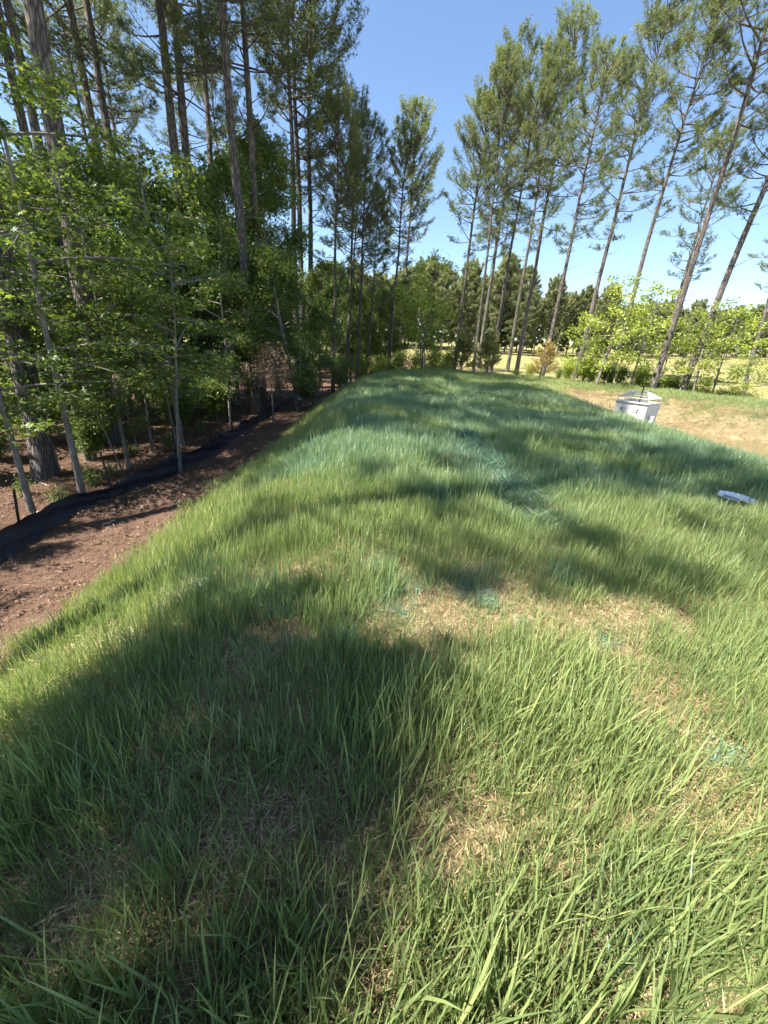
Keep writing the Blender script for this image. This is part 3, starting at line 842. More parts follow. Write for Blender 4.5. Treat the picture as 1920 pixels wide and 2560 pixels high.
# ------------------------------------------------------------------ saplings and shrubs beyond the bank
put('multi_stem_tree', SPRING[2], at_depth(1065, 26.5), 'bright multi-stem tree with pale trunks right of the lone pine', 'tree', None, 6.2, (0, 0, 1), 0.6, wide=1.1)
GY = 'yellow-green saplings beyond the basin'
for (px, d, m, H, lab) in [
    (1512, 23.5, 0, 5.4, 'yellow-green sapling with dark trunk below the snag-bearing pine'),
    (1600, 24.5, 1, 5.2, 'yellow-green sapling left of the thick pale pine'),
    (1450, 25, 1, 3.6, 'low yellow-green sapling at the foot of the brushy-crowned pine'),
    (1672, 25, 1, 4.2, 'yellow-green sapling right of the thick pale pine'),
    (1770, 22.5, 0, 4.6, 'broad yellow-green sapling below the leaning pine'),
    (1820, 23.5, 1, 5.0, 'taller thin yellow-green sapling near the right edge'),
    (1905, 22, 0, 3.4, 'yellow-green sapling cut by the right edge')]:
    put('spring_sapling', SPRING[m], at_depth(px, d), lab, 'sapling', GY, H, (0, 0, 1), px * 1.3, wide=0.95)
put('cedar_shrub', CEDAR[0], at_depth(1158, 27.5), 'green-brown cedar right of the multi-stem tree', 'shrub', 'cedars along the far bank', 2.5, (0, 0, 1), 0.3)
put('cedar_shrub', CEDAR[0], at_depth(1225, 27.2), 'cedar with bare pale lower twigs below the vine-wrapped pines', 'shrub', 'cedars along the far bank', 2.5, (0, 0, 1), 2.1)
put('cedar_shrub', CEDAR[1], at_depth(1362, 25.5), 'sparse orange-brown cedar left of the yellow-green saplings', 'shrub', 'cedars along the far bank', 2.3, (0, 0, 1), 1.0, wide=1.1)
put('arching_shrub', SHRUB[2], at_depth(850, 24), 'dark arching shrub at the far end of the brown path', 'shrub', None, 2.1, (0, 0, 1), 0.2, wide=1.2)
GB = 'low shrubs along the far bank'
rf = random.Random(14)
ORD = ['first', 'second', 'third', 'fourth', 'fifth', 'sixth', 'seventh', 'eighth', 'ninth', 'tenth', 'eleventh', 'twelfth', 'thirteenth', 'fourteenth', 'fifteenth', 'sixteenth', 'seventeenth', 'eighteenth', 'nineteenth', 'twentieth'] + ['twenty-' + q for q in ('first', 'second', 'third', 'fourth', 'fifth', 'sixth', 'seventh', 'eighth', 'ninth')] + ['thirtieth', 'thirty-first', 'thirty-second', 'thirty-third', 'thirty-fourth', 'thirty-fifth']
LOWS = [(1020, 28, 0, 1.3), (1065, 27.5, 0, 1.5), (1110, 28, 0, 1.6), (1180, 28.5, 0, 1.1), (1300, 27.5, 0, 0.9), (1335, 27, 0, 1.2), (1410, 25.6, 0, 1.2), (1475, 24.6, 0, 1.5), (1530, 24.2, 0, 1.6), (1570, 24.2, 0, 1.5), (1620, 24, 0, 1.5), (1665, 23.6, 0, 1.4),
                      (1710, 23.5, 0, 1.5), (1755, 23, 0, 1.3), (1800, 22.6, 0, 1.4), (1850, 22.5, 0, 1.5), (1890, 22, 0, 1.6), (1925, 21.6, 0, 1.7), (970, 28, 1, 2.0), (930, 29, 1, 2.0), (1000, 30, 1, 2.4), (945, 33, 0, 2.4)]
LOWS += [(px_ + 21, d_ + 0.5 + (i_ % 3) * 0.7, 0, 0.8 + 0.25 * (i_ % 4)) for i_, (px_, d_, m_, H_) in enumerate(LOWS[:18]) if px_ > 1380]
for (px, d, m, H) in LOWS:
    put('low_shrub', SHRUB[m], at_depth(px, d + 1.2 * (px > 1020)), 'low yellow-green shrub, %s from the right edge in the row beyond the far bank' % ORD[sum(q[0] > px for q in LOWS)] if px > 1010 else 'leafy shrub behind the orange fence, %s from the left' % ORD[sum(q[0] < px for q in LOWS)], 'shrub', GB if px > 1010 else 'shrubs behind the orange fence', H * rf.uniform(0.5, 1.05), (0, 0, 1), rf.uniform(0, 6), wide=rf.uniform(0.9, 1.5), mats={'foliage': 'leaf'} if rf.random() < 0.3 else None)
GU = 'undergrowth along the wood edge'
for i_, (px, d, H) in enumerate([(955, 30, 2.3), (1000, 31.5, 2.6), (1045, 31, 2.4), (1088, 31.5, 2.7), (1125, 32, 2.4), (905, 32, 2.4)]):
    put('leafy_bush', SHRUB[0], at_depth(px, d), 'tall yellow-green bush beyond the bank end, %s from the left' % ORD[[955, 1000, 1045, 1088, 1125, 905].index(px) + 1 if px != 905 else 0], 'shrub', 'tall bushes beyond the bank end', H, (0, 0, 1), i_ * 1.3, wide=0.75)
UND = [(-7.2, 13, 1, 1.5), (-6.9, 15.5, 1, 1.6), (-7.5, 17.5, 1, 1.8), (-7.0, 19.5, 2, 1.8), (-8.4, 11, 1, 1.3), (-9, 14.5, 2, 1.9), (-6.2, 22, 2, 1.6), (-4.6, 24.5, 2, 1.5), (-10, 18, 2, 2.2), (-9.5, 9, 1, 1.2), (-3.5, 28, 2, 2.2), (-6, 27, 2, 2.2), (-8.6, 7.6, 1, 1.5), (-9.8, 10.6, 1, 2.0), (-7.6, 9.6, 1, 1.2), (-10.5, 12.5, 1, 2.4), (-8.0, 14.2, 1, 1.9), (-10.2, 7.0, 1, 1.9), (-11.5, 9.2, 2, 2.4), (-8.6, 16.2, 1, 2.1)]
for (x, y, m, H) in UND:
    put('undergrowth_shrub', SHRUB[m], (x, y, tz(x, y)), 'green undergrowth shrub among the wood-edge trunks, %s nearest the viewer' % ORD[sum(q[1] < y for q in UND)], 'shrub', GU, H, (0, 0, 1), x * 2 + y)
SEED = [(235, 1215), (150, 1262), (110, 1180), (330, 1140), (420, 1125), (60, 1240), (500, 1085), (280, 1190), (225, 1150)]
for (px, py) in SEED:
    P = ground_at(px, py)
    put('seedling', SHRUB[3], P, 'small green seedling behind the black fence, %s from the left edge' % ORD[sum(q[0] < px for q in SEED)], 'plant', 'seedlings on the forest floor', rf.uniform(0.25, 0.5), (0, 0, 1), px)

# thin planted saplings on the brown strip
def thin_sapling(px, py, h, label, dead=False):
    P = ground_at(px, py)
    model = make_broad(int(px), h, 0.028, 0.55, 0.75, 'long', 0.05, 34 if dead else 14, 12 if dead else 9, 4 if dead else 3, 1, 0.1, 'dead' if dead else 'leaf', flat=0.2, tilt=1.0)
    put('planted_sapling', model, P, label, 'sapling', 'thin saplings in front of the fence', None, (0, 0, 1), 0.0)

thin_sapling(684, 1058, 2.6, 'thin planted sapling with curled dead brown leaves', True)
thin_sapling(759, 1012, 2.7, 'thin planted sapling next after the dead-leaved one')
thin_sapling(806, 980, 2.6, 'thin planted sapling, third along the brown strip')
thin_sapling(829, 957, 2.4, 'thin planted sapling farthest along the brown strip')

# ------------------------------------------------------------------ silt fence
def fence_line(pts, step=0.12):
    P = np.array(pts)[:, :2]
    d = np.concatenate([[0], np.cumsum(np.linalg.norm(np.diff(P, axis=0), axis=1))])
    s = np.arange(0, d[-1], step)
    return np.c_[np.interp(s, d, P[:, 0]), np.interp(s, d, P[:, 1])], s

FB = [ground_at(*p) for p in [(0, 1404), (154, 1303), (251, 1254), (347, 1219), (444, 1181), (501, 1154), (579, 1102), (640, 1060), (690, 1030), (725, 1010), (760, 985), (790, 962)]]
FB = [FB[0] + (FB[0] - FB[1]) * 1.6] + FB
L2, S = fence_line(FB)
t = np.gradient(L2, axis=0); t = unit(t); nrm = np.c_[-t[:, 1], t[:, 0]]
nrm[nrm[:, 0] > 0] *= -1
rs = np.random.RandomState(6)
hgt = 0.37 + 0.06 * np.sin(S * 0.9 + 1) + 0.045 * np.sin(S * 2.3) + 0.03 * np.sin(S * 5.1) + 0.012 * np.sin(S * 13)
hgt *= 1 - 0.35 * sstep(12, 17, S)
lean = 0.03 + 0.04 * np.sin(S * 0.7)
rows = []
for v in np.linspace(0, 1, 7):
    off = lean * v + 0.03 * np.sin(v * 3 + S * 1.7) + 0.025 * np.sin(v * 11 + S * 4.3) + 0.012 * np.sin(v * 5 - S * 11) - 0.05 * (1 - v) ** 3
    xy = L2 + nrm * off[:, None]
    rows.append(np.c_[xy, terrain(L2[:, 0], L2[:, 1]) - 0.03 + hgt * v])
G = np.stack(rows, 1); n, k = G.shape[:2]
b = MB()
back = G + np.concatenate([nrm, np.zeros((n, 1))], 1)[:, None] * 0.006
i = np.arange(n - 1)[:, None] * k; j = np.arange(k - 1)[None]
q = np.stack([i + j, i + k + j, i + k + j + 1, i + j + 1], -1).reshape(-1, 4)
b.add(G.reshape(-1, 3), q); b.add(back.reshape(-1, 3), q[:, ::-1])
fence = empty('silt_fence', tuple(FB[3]))
tag(fence, 'sagging black fabric silt fence along the foot of the bank', 'fence')
o = link('fabric', b.mesh('silt_fabric', True), MAT['fabric'], fence); o.matrix_parent_inverse = Matrix.Translation(fence.location).inverted()
for si in np.arange(1.2, S[-1], 1.9):
    m = int(si / 0.12)
    p = L2[m] + nrm[m] * 0.24
    z0 = tz(*p)
    b = MB(); hh = rs.uniform(0.75, 1.0)
    b.box((0, 0, hh / 2 - 0.15), (0.035, 0.012, hh + 0.3)); b.box((0, 0.014, hh / 2 - 0.15), (0.01, 0.024, hh + 0.3))
    for q_ in range(5): b.box((0, -0.009, hh * (0.3 + 0.14 * q_)), (0.02, 0.012, 0.02))
    o = link('post', b.mesh('fence_post'), MAT['tpost'], fence)
    o.location = Vector((p[0], p[1], z0)) - fence.location
    o.rotation_euler = (rs.normal(0, 0.05), rs.normal(0, 0.05), rs.uniform(0, 3))

# orange safety fence at the far end
OL = [ground_at(*p) for p in [(855, 938), (905, 940), (950, 936)]]
OL = [np.array([OL[0][0] - 2.5, OL[0][1] + 1.5, 0])] + OL + [OL[-1] + np.array([2.0, 2.2, 0])]
L2, S = fence_line(OL, 0.15)
of = empty('safety_fence', (L2[0][0], L2[0][1], tz(*L2[0])))
tag(of, 'low sagging orange safety fence at the far end of the wood', 'fence')
b = MB()
hg = 0.55 + 0.12 * np.sin(S * 1.1) + 0.05 * np.sin(S * 3.7)
zz = terrain(L2[:, 0], L2[:, 1])
for f_ in np.linspace(0.05, 1, 9):
    b.tube(np.c_[L2[:, 0], L2[:, 1] + 0.04 * np.sin(S * 2 + f_ * 5), zz + hg * f_], 0.014, 4)
for a in range(len(L2)):
    b.tube([(L2[a][0], L2[a][1], zz[a]), (L2[a][0], L2[a][1] + 0.03, zz[a] + hg[a])], 0.012, 4)
o = link('netting', b.mesh('orange_netting'), MAT['orange'], of); o.matrix_parent_inverse = Matrix.Translation(of.location).inverted()
for a in range(2, len(L2), 14):
    b = MB(); b.tube([(0, 0, -0.2), (0, 0, 0.9)], 0.025, 6, cap=True)
    o = link('stake', b.mesh('orange_stake'), MAT['stake'], of); o.location = Vector((L2[a][0], L2[a][1] + 0.08, zz[a])) - of.location

# ------------------------------------------------------------------ concrete riser in the basin
def build_riser():
    Px = ray(1592, 1020); h = unit(Px[:2]); c = h * 16.6
    W, ztop = 1.02, 0
    d = Px / np.linalg.norm(Px[:2]) * 16.6
    ztop = CAM_H + ray(1600, 1008)[2] / np.linalg.norm(ray(1600, 1008)[:2]) * 16.3
    root = empty('concrete_riser', (c[0], c[1], -2.6)); tag(root, 'white concrete outlet riser box with metal trash rack in the basin', 'riser box')
    az = R_(233); fx = np.array([math.sin(az), math.cos(az)])           # outward normal of the wide lit face
    root.rotation_euler = (0, 0, math.atan2(fx[0], -fx[1]))            # local -Y becomes that face
    Hh = ztop + 2.6
    b = MB(); w = W / 2; tk = 0.12
    for (cx, cy, sx, sy) in ((0, -w + tk / 2, W, tk), (0, w - tk / 2, W, tk), (-w + tk / 2, 0, tk, W - 2 * tk - 0.004), (w - tk / 2, 0, tk, W - 2 * tk - 0.004)):
        b.box((cx, cy, Hh / 2), (sx, sy, Hh))
    link('wall', b.mesh('riser_wall'), MAT['concrete'], root)
    b = MB()
    for (cx, cy, sx, sy) in ((0, -w, W + 0.05, 0.10), (0, w, W + 0.05, 0.10), (-w, 0, 0.10, W - 0.11), (w, 0, 0.10, W - 0.11)):
        b.box((cx, cy, Hh + 0.022), (sx, sy, 0.04))
    link('rim', b.mesh('riser_rim'), MAT['concrete'], root)
    for sx in (-0.29, 0.24):
        for dz in (0.0, 0.075):
            b = MB(); b.tube([(sx - dz * 0.1, -w - 0.004, Hh - 0.22 - dz), (sx - dz * 0.1, -w + 0.02, Hh - 0.22 - dz)], 0.033, 10, cap=True)
            link('drain_hole', b.mesh('drain_hole'), MAT['hole'], root)
    # hipped trash rack
    rack = empty('trash_rack', (0, 0, Hh + 0.04), root)
    e, lo, hi = w - 0.01, 0.13, 0.36
    rg = 0.18
    edges = [((-e, -e, lo), (e, -e, lo)), ((e, -e, lo), (e, e, lo)), ((e, e, lo), (-e, e, lo)), ((-e, e, lo), (-e, -e, lo)), ((-rg, 0, hi), (rg, 0, hi)),
             ((-e, -e, lo), (-rg, 0, hi)), ((-e, e, lo), (-rg, 0, hi)), ((e, -e, lo), (rg, 0, hi)), ((e, e, lo), (rg, 0, hi))]
    def bar(p, q, r=0.011):
        b = MB(); b.tube([p, q], r, 5, cap=True)
        link('bar', b.mesh('rack_bar'), MAT['galv'], rack)
    for p, q in edges: bar(p, q, 0.012)
    for sx in (-1, 1):
        for sy in (-1, 1): bar((sx * e, sy * e, -0.02), (sx * e, sy * e, lo), 0.014)
    for u in np.linspace(0.3, 0.8, 3):
        y, z = -e * (1 - u), lo + (hi - lo) * u
        xx = e + (rg - e) * u
        for sy in (-1, 1): bar((-xx, sy * abs(y), z), (xx, sy * abs(y), z), 0.008)
    for u in np.linspace(0.1, 0.9, 8):
        yy = e * (1 - u); z = lo + (hi - lo) * u; xx = e + (rg - e) * u
        for sx in (-1, 1): bar((sx * xx, -yy, z), (sx * xx, yy, z), 0.011)
    for u in np.linspace(-0.85, 0.85, 9):
        for sx in (-1, 1): bar((sx * e, u * e, lo), (sx * (e + (rg - e) * (1 - abs(u))), u * e, lo + (hi - lo) * (1 - abs(u))), 0.009)
    b = MB(); b.tube([(0.08, -0.15, -0.25), (0.08, -0.15, 0.50)], 0.022, 8, cap=True)
    st = link('valve_stem', b.mesh('valve_stem'), MAT['tpost'], root); st.location = (0, 0, Hh + 0.04)
    b = MB(); a = np.linspace(0, 2 * math.pi, 17)
    b.tube(np.c_[0.08 + 0.12 * np.cos(a), -0.15 + 0.12 * np.sin(a), np.full(17, 0.5)], 0.012, 6)
    for q_ in range(3):
        a_ = q_ * math.pi / 3; b.tube([(0.08 + 0.12 * math.cos(a_), -0.15 + 0.12 * math.sin(a_), 0.5), (0.08 - 0.12 * math.cos(a_), -0.15 - 0.12 * math.sin(a_), 0.5)], 0.009, 5)
    link('hand_wheel', b.mesh('hand_wheel'), MAT['tpost'], st)
    b = MB()
    zs = np.linspace(Hh - 1.6, Hh - 0.38, 40)
    b.tube(np.c_[np.full(40, w + 0.10), np.full(40, -0.14), zs], 0.062 + 0.012 * (np.sin(np.linspace(0, 40, 40)) > -0.3), 12, cap=True)
    link('skimmer_pipe', b.mesh('skimmer_pipe', False), MAT['pvc'], root)
    b = MB(); b.tube([(w + 0.1, -0.14, Hh - 0.75), (w + 0.5, 0.3, Hh - 0.72), (w + 1.3, 0.9, Hh - 0.95)], 0.01, 5)
    link('cable', b.mesh('riser_cable'), MAT['tpost'], root)

build_riser()

# ------------------------------------------------------------------ small things lying about
def pipe_piece():
    P = ground_at(1832, 1268)
    o = empty('plastic_pipe', (P[0], P[1], P[2] + 0.10)); o.scale = (0.72, 0.6, 0.6); tag(o, 'white plastic pipe piece with grey flap lying in the grass', 'pipe')
    b = MB(); s = np.linspace(-0.27, 0.27, 28)
    a = np.linspace(R_(-20), R_(200), 12)
    rr = 0.075 + 0.006 * (np.arange(28) % 4 < 2)
    V = np.stack([np.repeat(s[:, None], 12, 1), rr[:, None] * np.cos(a), rr[:, None] * np.sin(a) + (0.05 - 0.5 * s[:, None] ** 2)], -1)
    i = np.arange(27)[:, None] * 12; j = np.arange(11)[None]
    q = np.stack([i + j, i + 12 + j, i + 12 + j + 1, i + j + 1], -1).reshape(-1, 4)
    b.add(V.reshape(-1, 3), q); b.add((V * np.array([1, 0.93, 0.93])).reshape(-1, 3), q[:, ::-1])
    link('half_pipe', b.mesh('half_pipe', False), MAT['pvc'], o)
    b = MB(); b.box((-0.10, -0.13, 0.03), (0.2, 0.14, 0.012), rot=np.array(Matrix.Rotation(0.35, 3, 'X')))
    link('flap', b.mesh('pipe_flap'), MAT['greyplate'], o)
    b = MB(); b.tube([(-0.27, 0, 0.05), (-0.34, 0.05, 0.16)], 0.006, 5)
    link('cord', b.mesh('pipe_cord'), MAT['stake'], o)
    o.rotation_euler = (0.0, 0.12, R_(-30)); return o

pipe_piece()


def lump(name, px, py, size, label, cat, mat, seed, group=None):
    P = ground_at(px, py); rs = np.random.RandomState(seed)
    nu, nv = 12, 8
    u = np.arange(nu) * 2 * math.pi / nu; v = np.linspace(0.05, math.pi - 0.05, nv)
    U, Vv = np.meshgrid(u, v)
    d = np.stack([np.sin(Vv) * np.cos(U), np.sin(Vv) * np.sin(U), np.cos(Vv)], -1)
    k = rs.normal(0, 1, (5, 3)); r = 1 + 0.12 * np.sin((d @ k.T) * 2).sum(-1) / 2
    V = d * r[..., None] * np.array(size)
    i = np.arange(nv - 1)[:, None] * nu; j = np.arange(nu)[None]
    q = np.stack([i + j, i + nu + j, i + nu + (j + 1) % nu, i + (j + 1) % nu], -1).reshape(-1, 4)
    b = MB(); b.add(V.reshape(-1, 3), q, [(0, x, x + 1) for x in range(1, nu - 1)] + [((nv - 1) * nu, (nv - 1) * nu + x + 1, (nv - 1) * nu + x) for x in range(1, nu - 1)])
    o = link(name, b.mesh(name), mat); o.location = (P[0], P[1], P[2] + size[2] * 0.55); tag(o, label, cat, group)
    return o

lump('rock', 742, 1000, (0.32, 0.24, 0.16), 'pale rock beside the narrow end of the black fence', 'rock', MAT['rock'], 3)


def stick(name, p, q, r, label, cat, mat=None, lift=0.0, group=None):
    A, B = ground_at(*p), ground_at(*q); rs = np.random.RandomState(int(p[0]))
    s = np.linspace(0, 1, 7)[:, None]
    P = A + (B - A) * s + rs.normal(0, r * 0.6, (7, 3)) * np.array([1, 1, 0.3])
    P[:, 2] = terrain(P[:, 0], P[:, 1]) + r * 0.7 + lift * s[:, 0]
    c = P.mean(0)
    b = MB(); b.tube(P - c, r * np.linspace(1, 0.7, 7), 8, cap=True)
    o = link(name, b.mesh(name, True), mat or MAT['wood']); o.location = c; tag(o, label, cat, group)

stick('log', (98, 1296), (150, 1281), 0.075, 'short broken log lying against the back of the black fence', 'log')
stick('fallen_stick', (258, 1315), (290, 1301), 0.022, 'pale stick on the brown strip in front of the fence', 'stick', MAT['stake'])
stick('fallen_stick', (55, 1185), (130, 1220), 0.014, 'long thin stick on the forest floor near the left edge', 'stick', MAT['stake'])
stick('fallen_stick', (145, 1250), (200, 1248), 0.016, 'stick lying left of the pale grey sapling foot', 'stick')
stick('fallen_stick', (195, 1130), (240, 1120), 0.022, 'stick lying deeper in the wood beyond the snag', 'stick')
P = ground_at(138, 1185); b = MB()
zs = np.array([-0.2, 0, 0.4, 0.8, 1.15, 1.3]); b.tube(np.c_[0.02 * np.sin(zs * 4), 0.02 * zs, zs], [0.13, 0.12, 0.10, 0.095, 0.08, 0.02], 9)
o = link('broken_snag', b.mesh('broken_snag'), MAT['wood']); o.location = P; tag(o, 'grey broken snag standing against the thick dark pine trunk', 'stump')

# power line across the field
w0, w1 = at_depth(1040, 88), at_depth(2150, 70)
poles = []
for P, lab in ((w0, 'wooden utility pole hidden behind the bright multi-stem tree'), (w1, 'wooden utility pole past the right edge carrying the power cable')):
    r_ = empty('utility_pole', tuple(P)); tag(r_, lab, 'pole', 'utility poles')
    b = MB(); b.tube([(0, 0, -0.5), (0, 0, 11.6)], [0.14, 0.09], 8, cap=True); link('shaft', b.mesh('pole_shaft'), MAT['wood'], r_)
    b = MB(); b.box((0, 0, 11.2), (2.0, 0.1, 0.1)); link('cross_arm', b.mesh('pole_arm'), MAT['wood'], r_)
s = np.linspace(0, 1, 40)
A, B = w0 + np.array([0, 0, 11.3]), w1 + np.array([0, 0, 11.3])
P = A + (B - A) * s[:, None]; P[:, 2] -= 1.6 * 4 * s * (1 - s)
b = MB(); b.tube(P, 0.018, 4); o = link('power_cable', b.mesh('power_cable'), MAT['wire']); tag(o, 'thin power cable crossing the sky behind the right pines', 'cable')

# ------------------------------------------------------------------ scattered ground cover (uncountable: one object each, instanced)
def scatter(name, pts, rot, scl, tint, teal, protos, mat, label, cat):
    me = bpy.data.meshes.new(name)
    me.vertices.add(len(pts)); me.vertices.foreach_set('co', np.asarray(pts, np.float32).ravel())
    for nm, ty, dat, key in (('rot', 'FLOAT_VECTOR', rot, 'vector'), ('scl', 'FLOAT_VECTOR', scl, 'vector'), ('tint', 'FLOAT', tint, 'value'), ('teal', 'FLOAT', teal, 'value')):
        a = me.attributes.new(nm, ty, 'POINT'); a.data.foreach_set(key, np.asarray(dat, np.float32).ravel())
    o = link(name, me, mat); tag(o, label, cat, kind='stuff')
    g = bpy.data.node_groups.new(name + '_scatter', 'GeometryNodeTree')
    g.interface.new_socket('Geometry', in_out='INPUT', socket_type='NodeSocketGeometry')
    g.interface.new_socket('Geometry', in_out='OUTPUT', socket_type='NodeSocketGeometry')
    N = g.nodes.new; Lk = g.links.new
    gi, go = N('NodeGroupInput'), N('NodeGroupOutput')
    g2i = N('GeometryNodeGeometryToInstance')
    for me_ in protos:
        if not me_.materials: me_.materials.append(mat)
        po = bpy.data.objects.new(me_.name, me_)
        oi = N('GeometryNodeObjectInfo'); oi.inputs['Object'].default_value = po
        Lk(oi.outputs['Geometry'], g2i.inputs[0])
    iop = N('GeometryNodeInstanceOnPoints')
    Lk(gi.outputs[0], iop.inputs['Points']); Lk(g2i.outputs[0], iop.inputs['Instance'])
    iop.inputs['Pick Instance'].default_value = True
    ri = N('FunctionNodeRandomValue'); ri.data_type = 'INT'
    for s_ in ri.inputs:
        if s_.type == 'INT' and s_.name == 'Max' and s_.enabled: s_.default_value = len(protos) - 1
        if s_.type == 'INT' and s_.name == 'Min' and s_.enabled: s_.default_value = 0
    Lk([x for x in ri.outputs if x.type == 'INT'][0], iop.inputs['Instance Index'])
    na = N('GeometryNodeInputNamedAttribute'); na.data_type = 'FLOAT_VECTOR'; na.inputs['Name'].default_value = 'rot'
    e2r = N('FunctionNodeEulerToRotation'); Lk(na.outputs[0], e2r.inputs[0]); Lk(e2r.outputs[0], iop.inputs['Rotation'])
    ns = N('GeometryNodeInputNamedAttribute'); ns.data_type = 'FLOAT_VECTOR'; ns.inputs['Name'].default_value = 'scl'
    Lk(ns.outputs[0], iop.inputs['Scale'])
    Lk(iop.outputs[0], go.inputs[0])
    md = o.modifiers.new('scatter', 'NODES'); md.node_group = g
    return o


def tuft_mesh(seed, nb, spread, h, w, seg=5, curl=(0.1, 0.9), flop=0.12):
    rs = np.random.RandomState(seed); b = MB()
    for _ in range(nb):
        a = rs.uniform(0, 6.28); rr = spread * math.sqrt(rs.rand())
        base = np.array([rr * math.cos(a), rr * math.sin(a), -0.015])
        az = rs.uniform(0, 6.28); L = h * rs.uniform(0.55, 1.15); ww = w * rs.uniform(0.7, 1.2)
        t0 = abs(rs.normal(0.0, 0.22)) ; c = rs.uniform(*curl) * (1.8 if rs.rand() < flop else 1.0)
        s = np.linspace(0, 1, seg + 1)
        ang = t0 + c * s ** 1.8
        st = np.stack([np.sin(ang) * math.cos(az), np.sin(ang) * math.sin(az), np.cos(ang)], -1) * L / seg
        P = base + np.concatenate([[np.zeros(3)], np.cumsum(st[:-1], 0)])
        sd = az + math.pi / 2 + rs.normal(0, 0.5)
        S_ = np.array([math.cos(sd), math.sin(sd), 0])
        wd_ = ww * np.array([0.55, 0.9, 1.0, 0.85, 0.55, 0.0])[:seg + 1] / 2 if seg == 5 else ww * (1 - s ** 2) / 2
        tw = rs.uniform(-0.5, 0.5)
        V = np.stack([P - S_ * wd_[:, None], P + S_ * wd_[:, None]], 1)
        V[:, 1, 2] += wd_ * tw
        q = [(2 * i, 2 * i + 1, 2 * i + 3, 2 * i + 2) for i in range(seg - 1)]
        b.add(V.reshape(-1, 3)[:-1], q, [(2 * seg - 2, 2 * seg - 1, 2 * seg)], np.clip(rs.normal(0.42, 0.2) + (0.55 if rs.rand() < 0.08 else 0) + 0.15 * np.repeat(s, 2)[:-1], 0, 1))
    return b.mesh('grass_tuft', True)


def flakes_mesh(seed, n, spread, L, W, zj=0.02, name='flakes', tilt=0.25, bend=0.0):
    rs = np.random.RandomState(seed); b = MB()
    for _ in range(n):
        c = np.array([rs.uniform(-1, 1) * spread, rs.uniform(-1, 1) * spread, rs.uniform(0.003, zj)])
        a = rs.uniform(0, 6.28); l = rs.uniform(*L) / 2; w = rs.uniform(*W) / 2; tl = rs.normal(0, tilt)
        d = np.array([math.cos(a), math.sin(a), tl]); sd = np.array([-math.sin(a), math.cos(a), rs.normal(0, tilt)])
        m = c + np.array([0, 0, rs.normal(0, bend) * l])
        b.add([c - d * l, m - sd * w, c + d * l, m + sd * w], [(0, 1, 2, 3)], None, rs.rand())
    return b.mesh(name)

rs = np.random.RandomState(77)
def rand_pts(n, x0, x1, y0, y1):
    return rs.uniform(x0, x1, n), rs.uniform(y0, y1, n)

def visible(x, y, z, margin=1.12):
    """drop points well outside the picture so that instances are not wasted behind the viewer"""
    d = np.stack([x, y, z - CAM_H], -1)
    f = d @ FW
    return (f > 0.25) & (np.abs(d @ IX) < f * margin + 0.5) & (np.abs(d @ IY) < f * 1.333 * margin + 0.5)

# bare, strawy places and hydroseed splashes, read off the photograph as points of the ground
BARE = [(ground_at(px, py)[:2], r, s) for px, py, r, s in [(1130, 1530, 0.42, 0.75), (1260, 1500, 0.35, 0.7), (1480, 1600, 0.35, 0.75), (1640, 1770, 0.30, 0.8), (1560, 1660, 0.28, 0.6), (640, 1650, 0.32, 0.6), (640, 1985, 0.28, 0.75), (480, 1900, 0.3, 0.5),
                                                              (1560, 1540, 0.4, 0.55), (950, 2440, 0.10, 0.8), (1130, 2130, 0.16, 0.7), (1830, 2000, 0.3, 0.45), (1350, 1480, 0.3, 0.55), (300, 2100, 0.3, 0.45)]]
TEAL = [(ground_at(px, py)[:2], r) for px, py, r in [(975, 1540, 0.16), (1010, 1480, 0.13), (1175, 1490, 0.13), (1215, 1510, 0.10), (1200, 1440, 0.08), (1080, 1700, 0.07), (640, 1480, 0.13), (710, 1530, 0.10), (1400, 1450, 0.12), (1510, 1610, 0.05), (1300, 1565, 0.05),
                                                      (1100, 1250, 0.2), (500, 1470, 0.22), (760, 1190, 0.3), (960, 1060, 0.5), (930, 1420, 0.12), (1500, 2350, 0.05), (1800, 1900, 0.06), (860, 1600, 0.08)]]
MAT0, MAT1 = ground_at(1150, 1085)[:2], ground_at(1330, 1300)[:2]    # flattened bluish track


def field_masks(x, y):
    bare = np.zeros_like(x); teal = np.zeros_like(x)
    for c, r, s in BARE: bare = np.maximum(bare, min(0.72, s * 0.9) * np.exp(-((x - c[0]) ** 2 + (y - c[1]) ** 2) / (r * r * 1.1)))
    for c, r in TEAL: teal = np.maximum(teal, np.exp(-((x - c[0]) ** 2 + (y - c[1]) ** 2) / (r * r)))
    e = MAT1 - MAT0; t_ = np.clip(((x - MAT0[0]) * e[0] + (y - MAT0[1]) * e[1]) / (e @ e), 0, 1)
    dd = np.hypot(x - MAT0[0] - e[0] * t_, y - MAT0[1] - e[1] * t_)
    matted = np.exp(-(dd / 0.32) ** 2)
    return bare, teal, matted


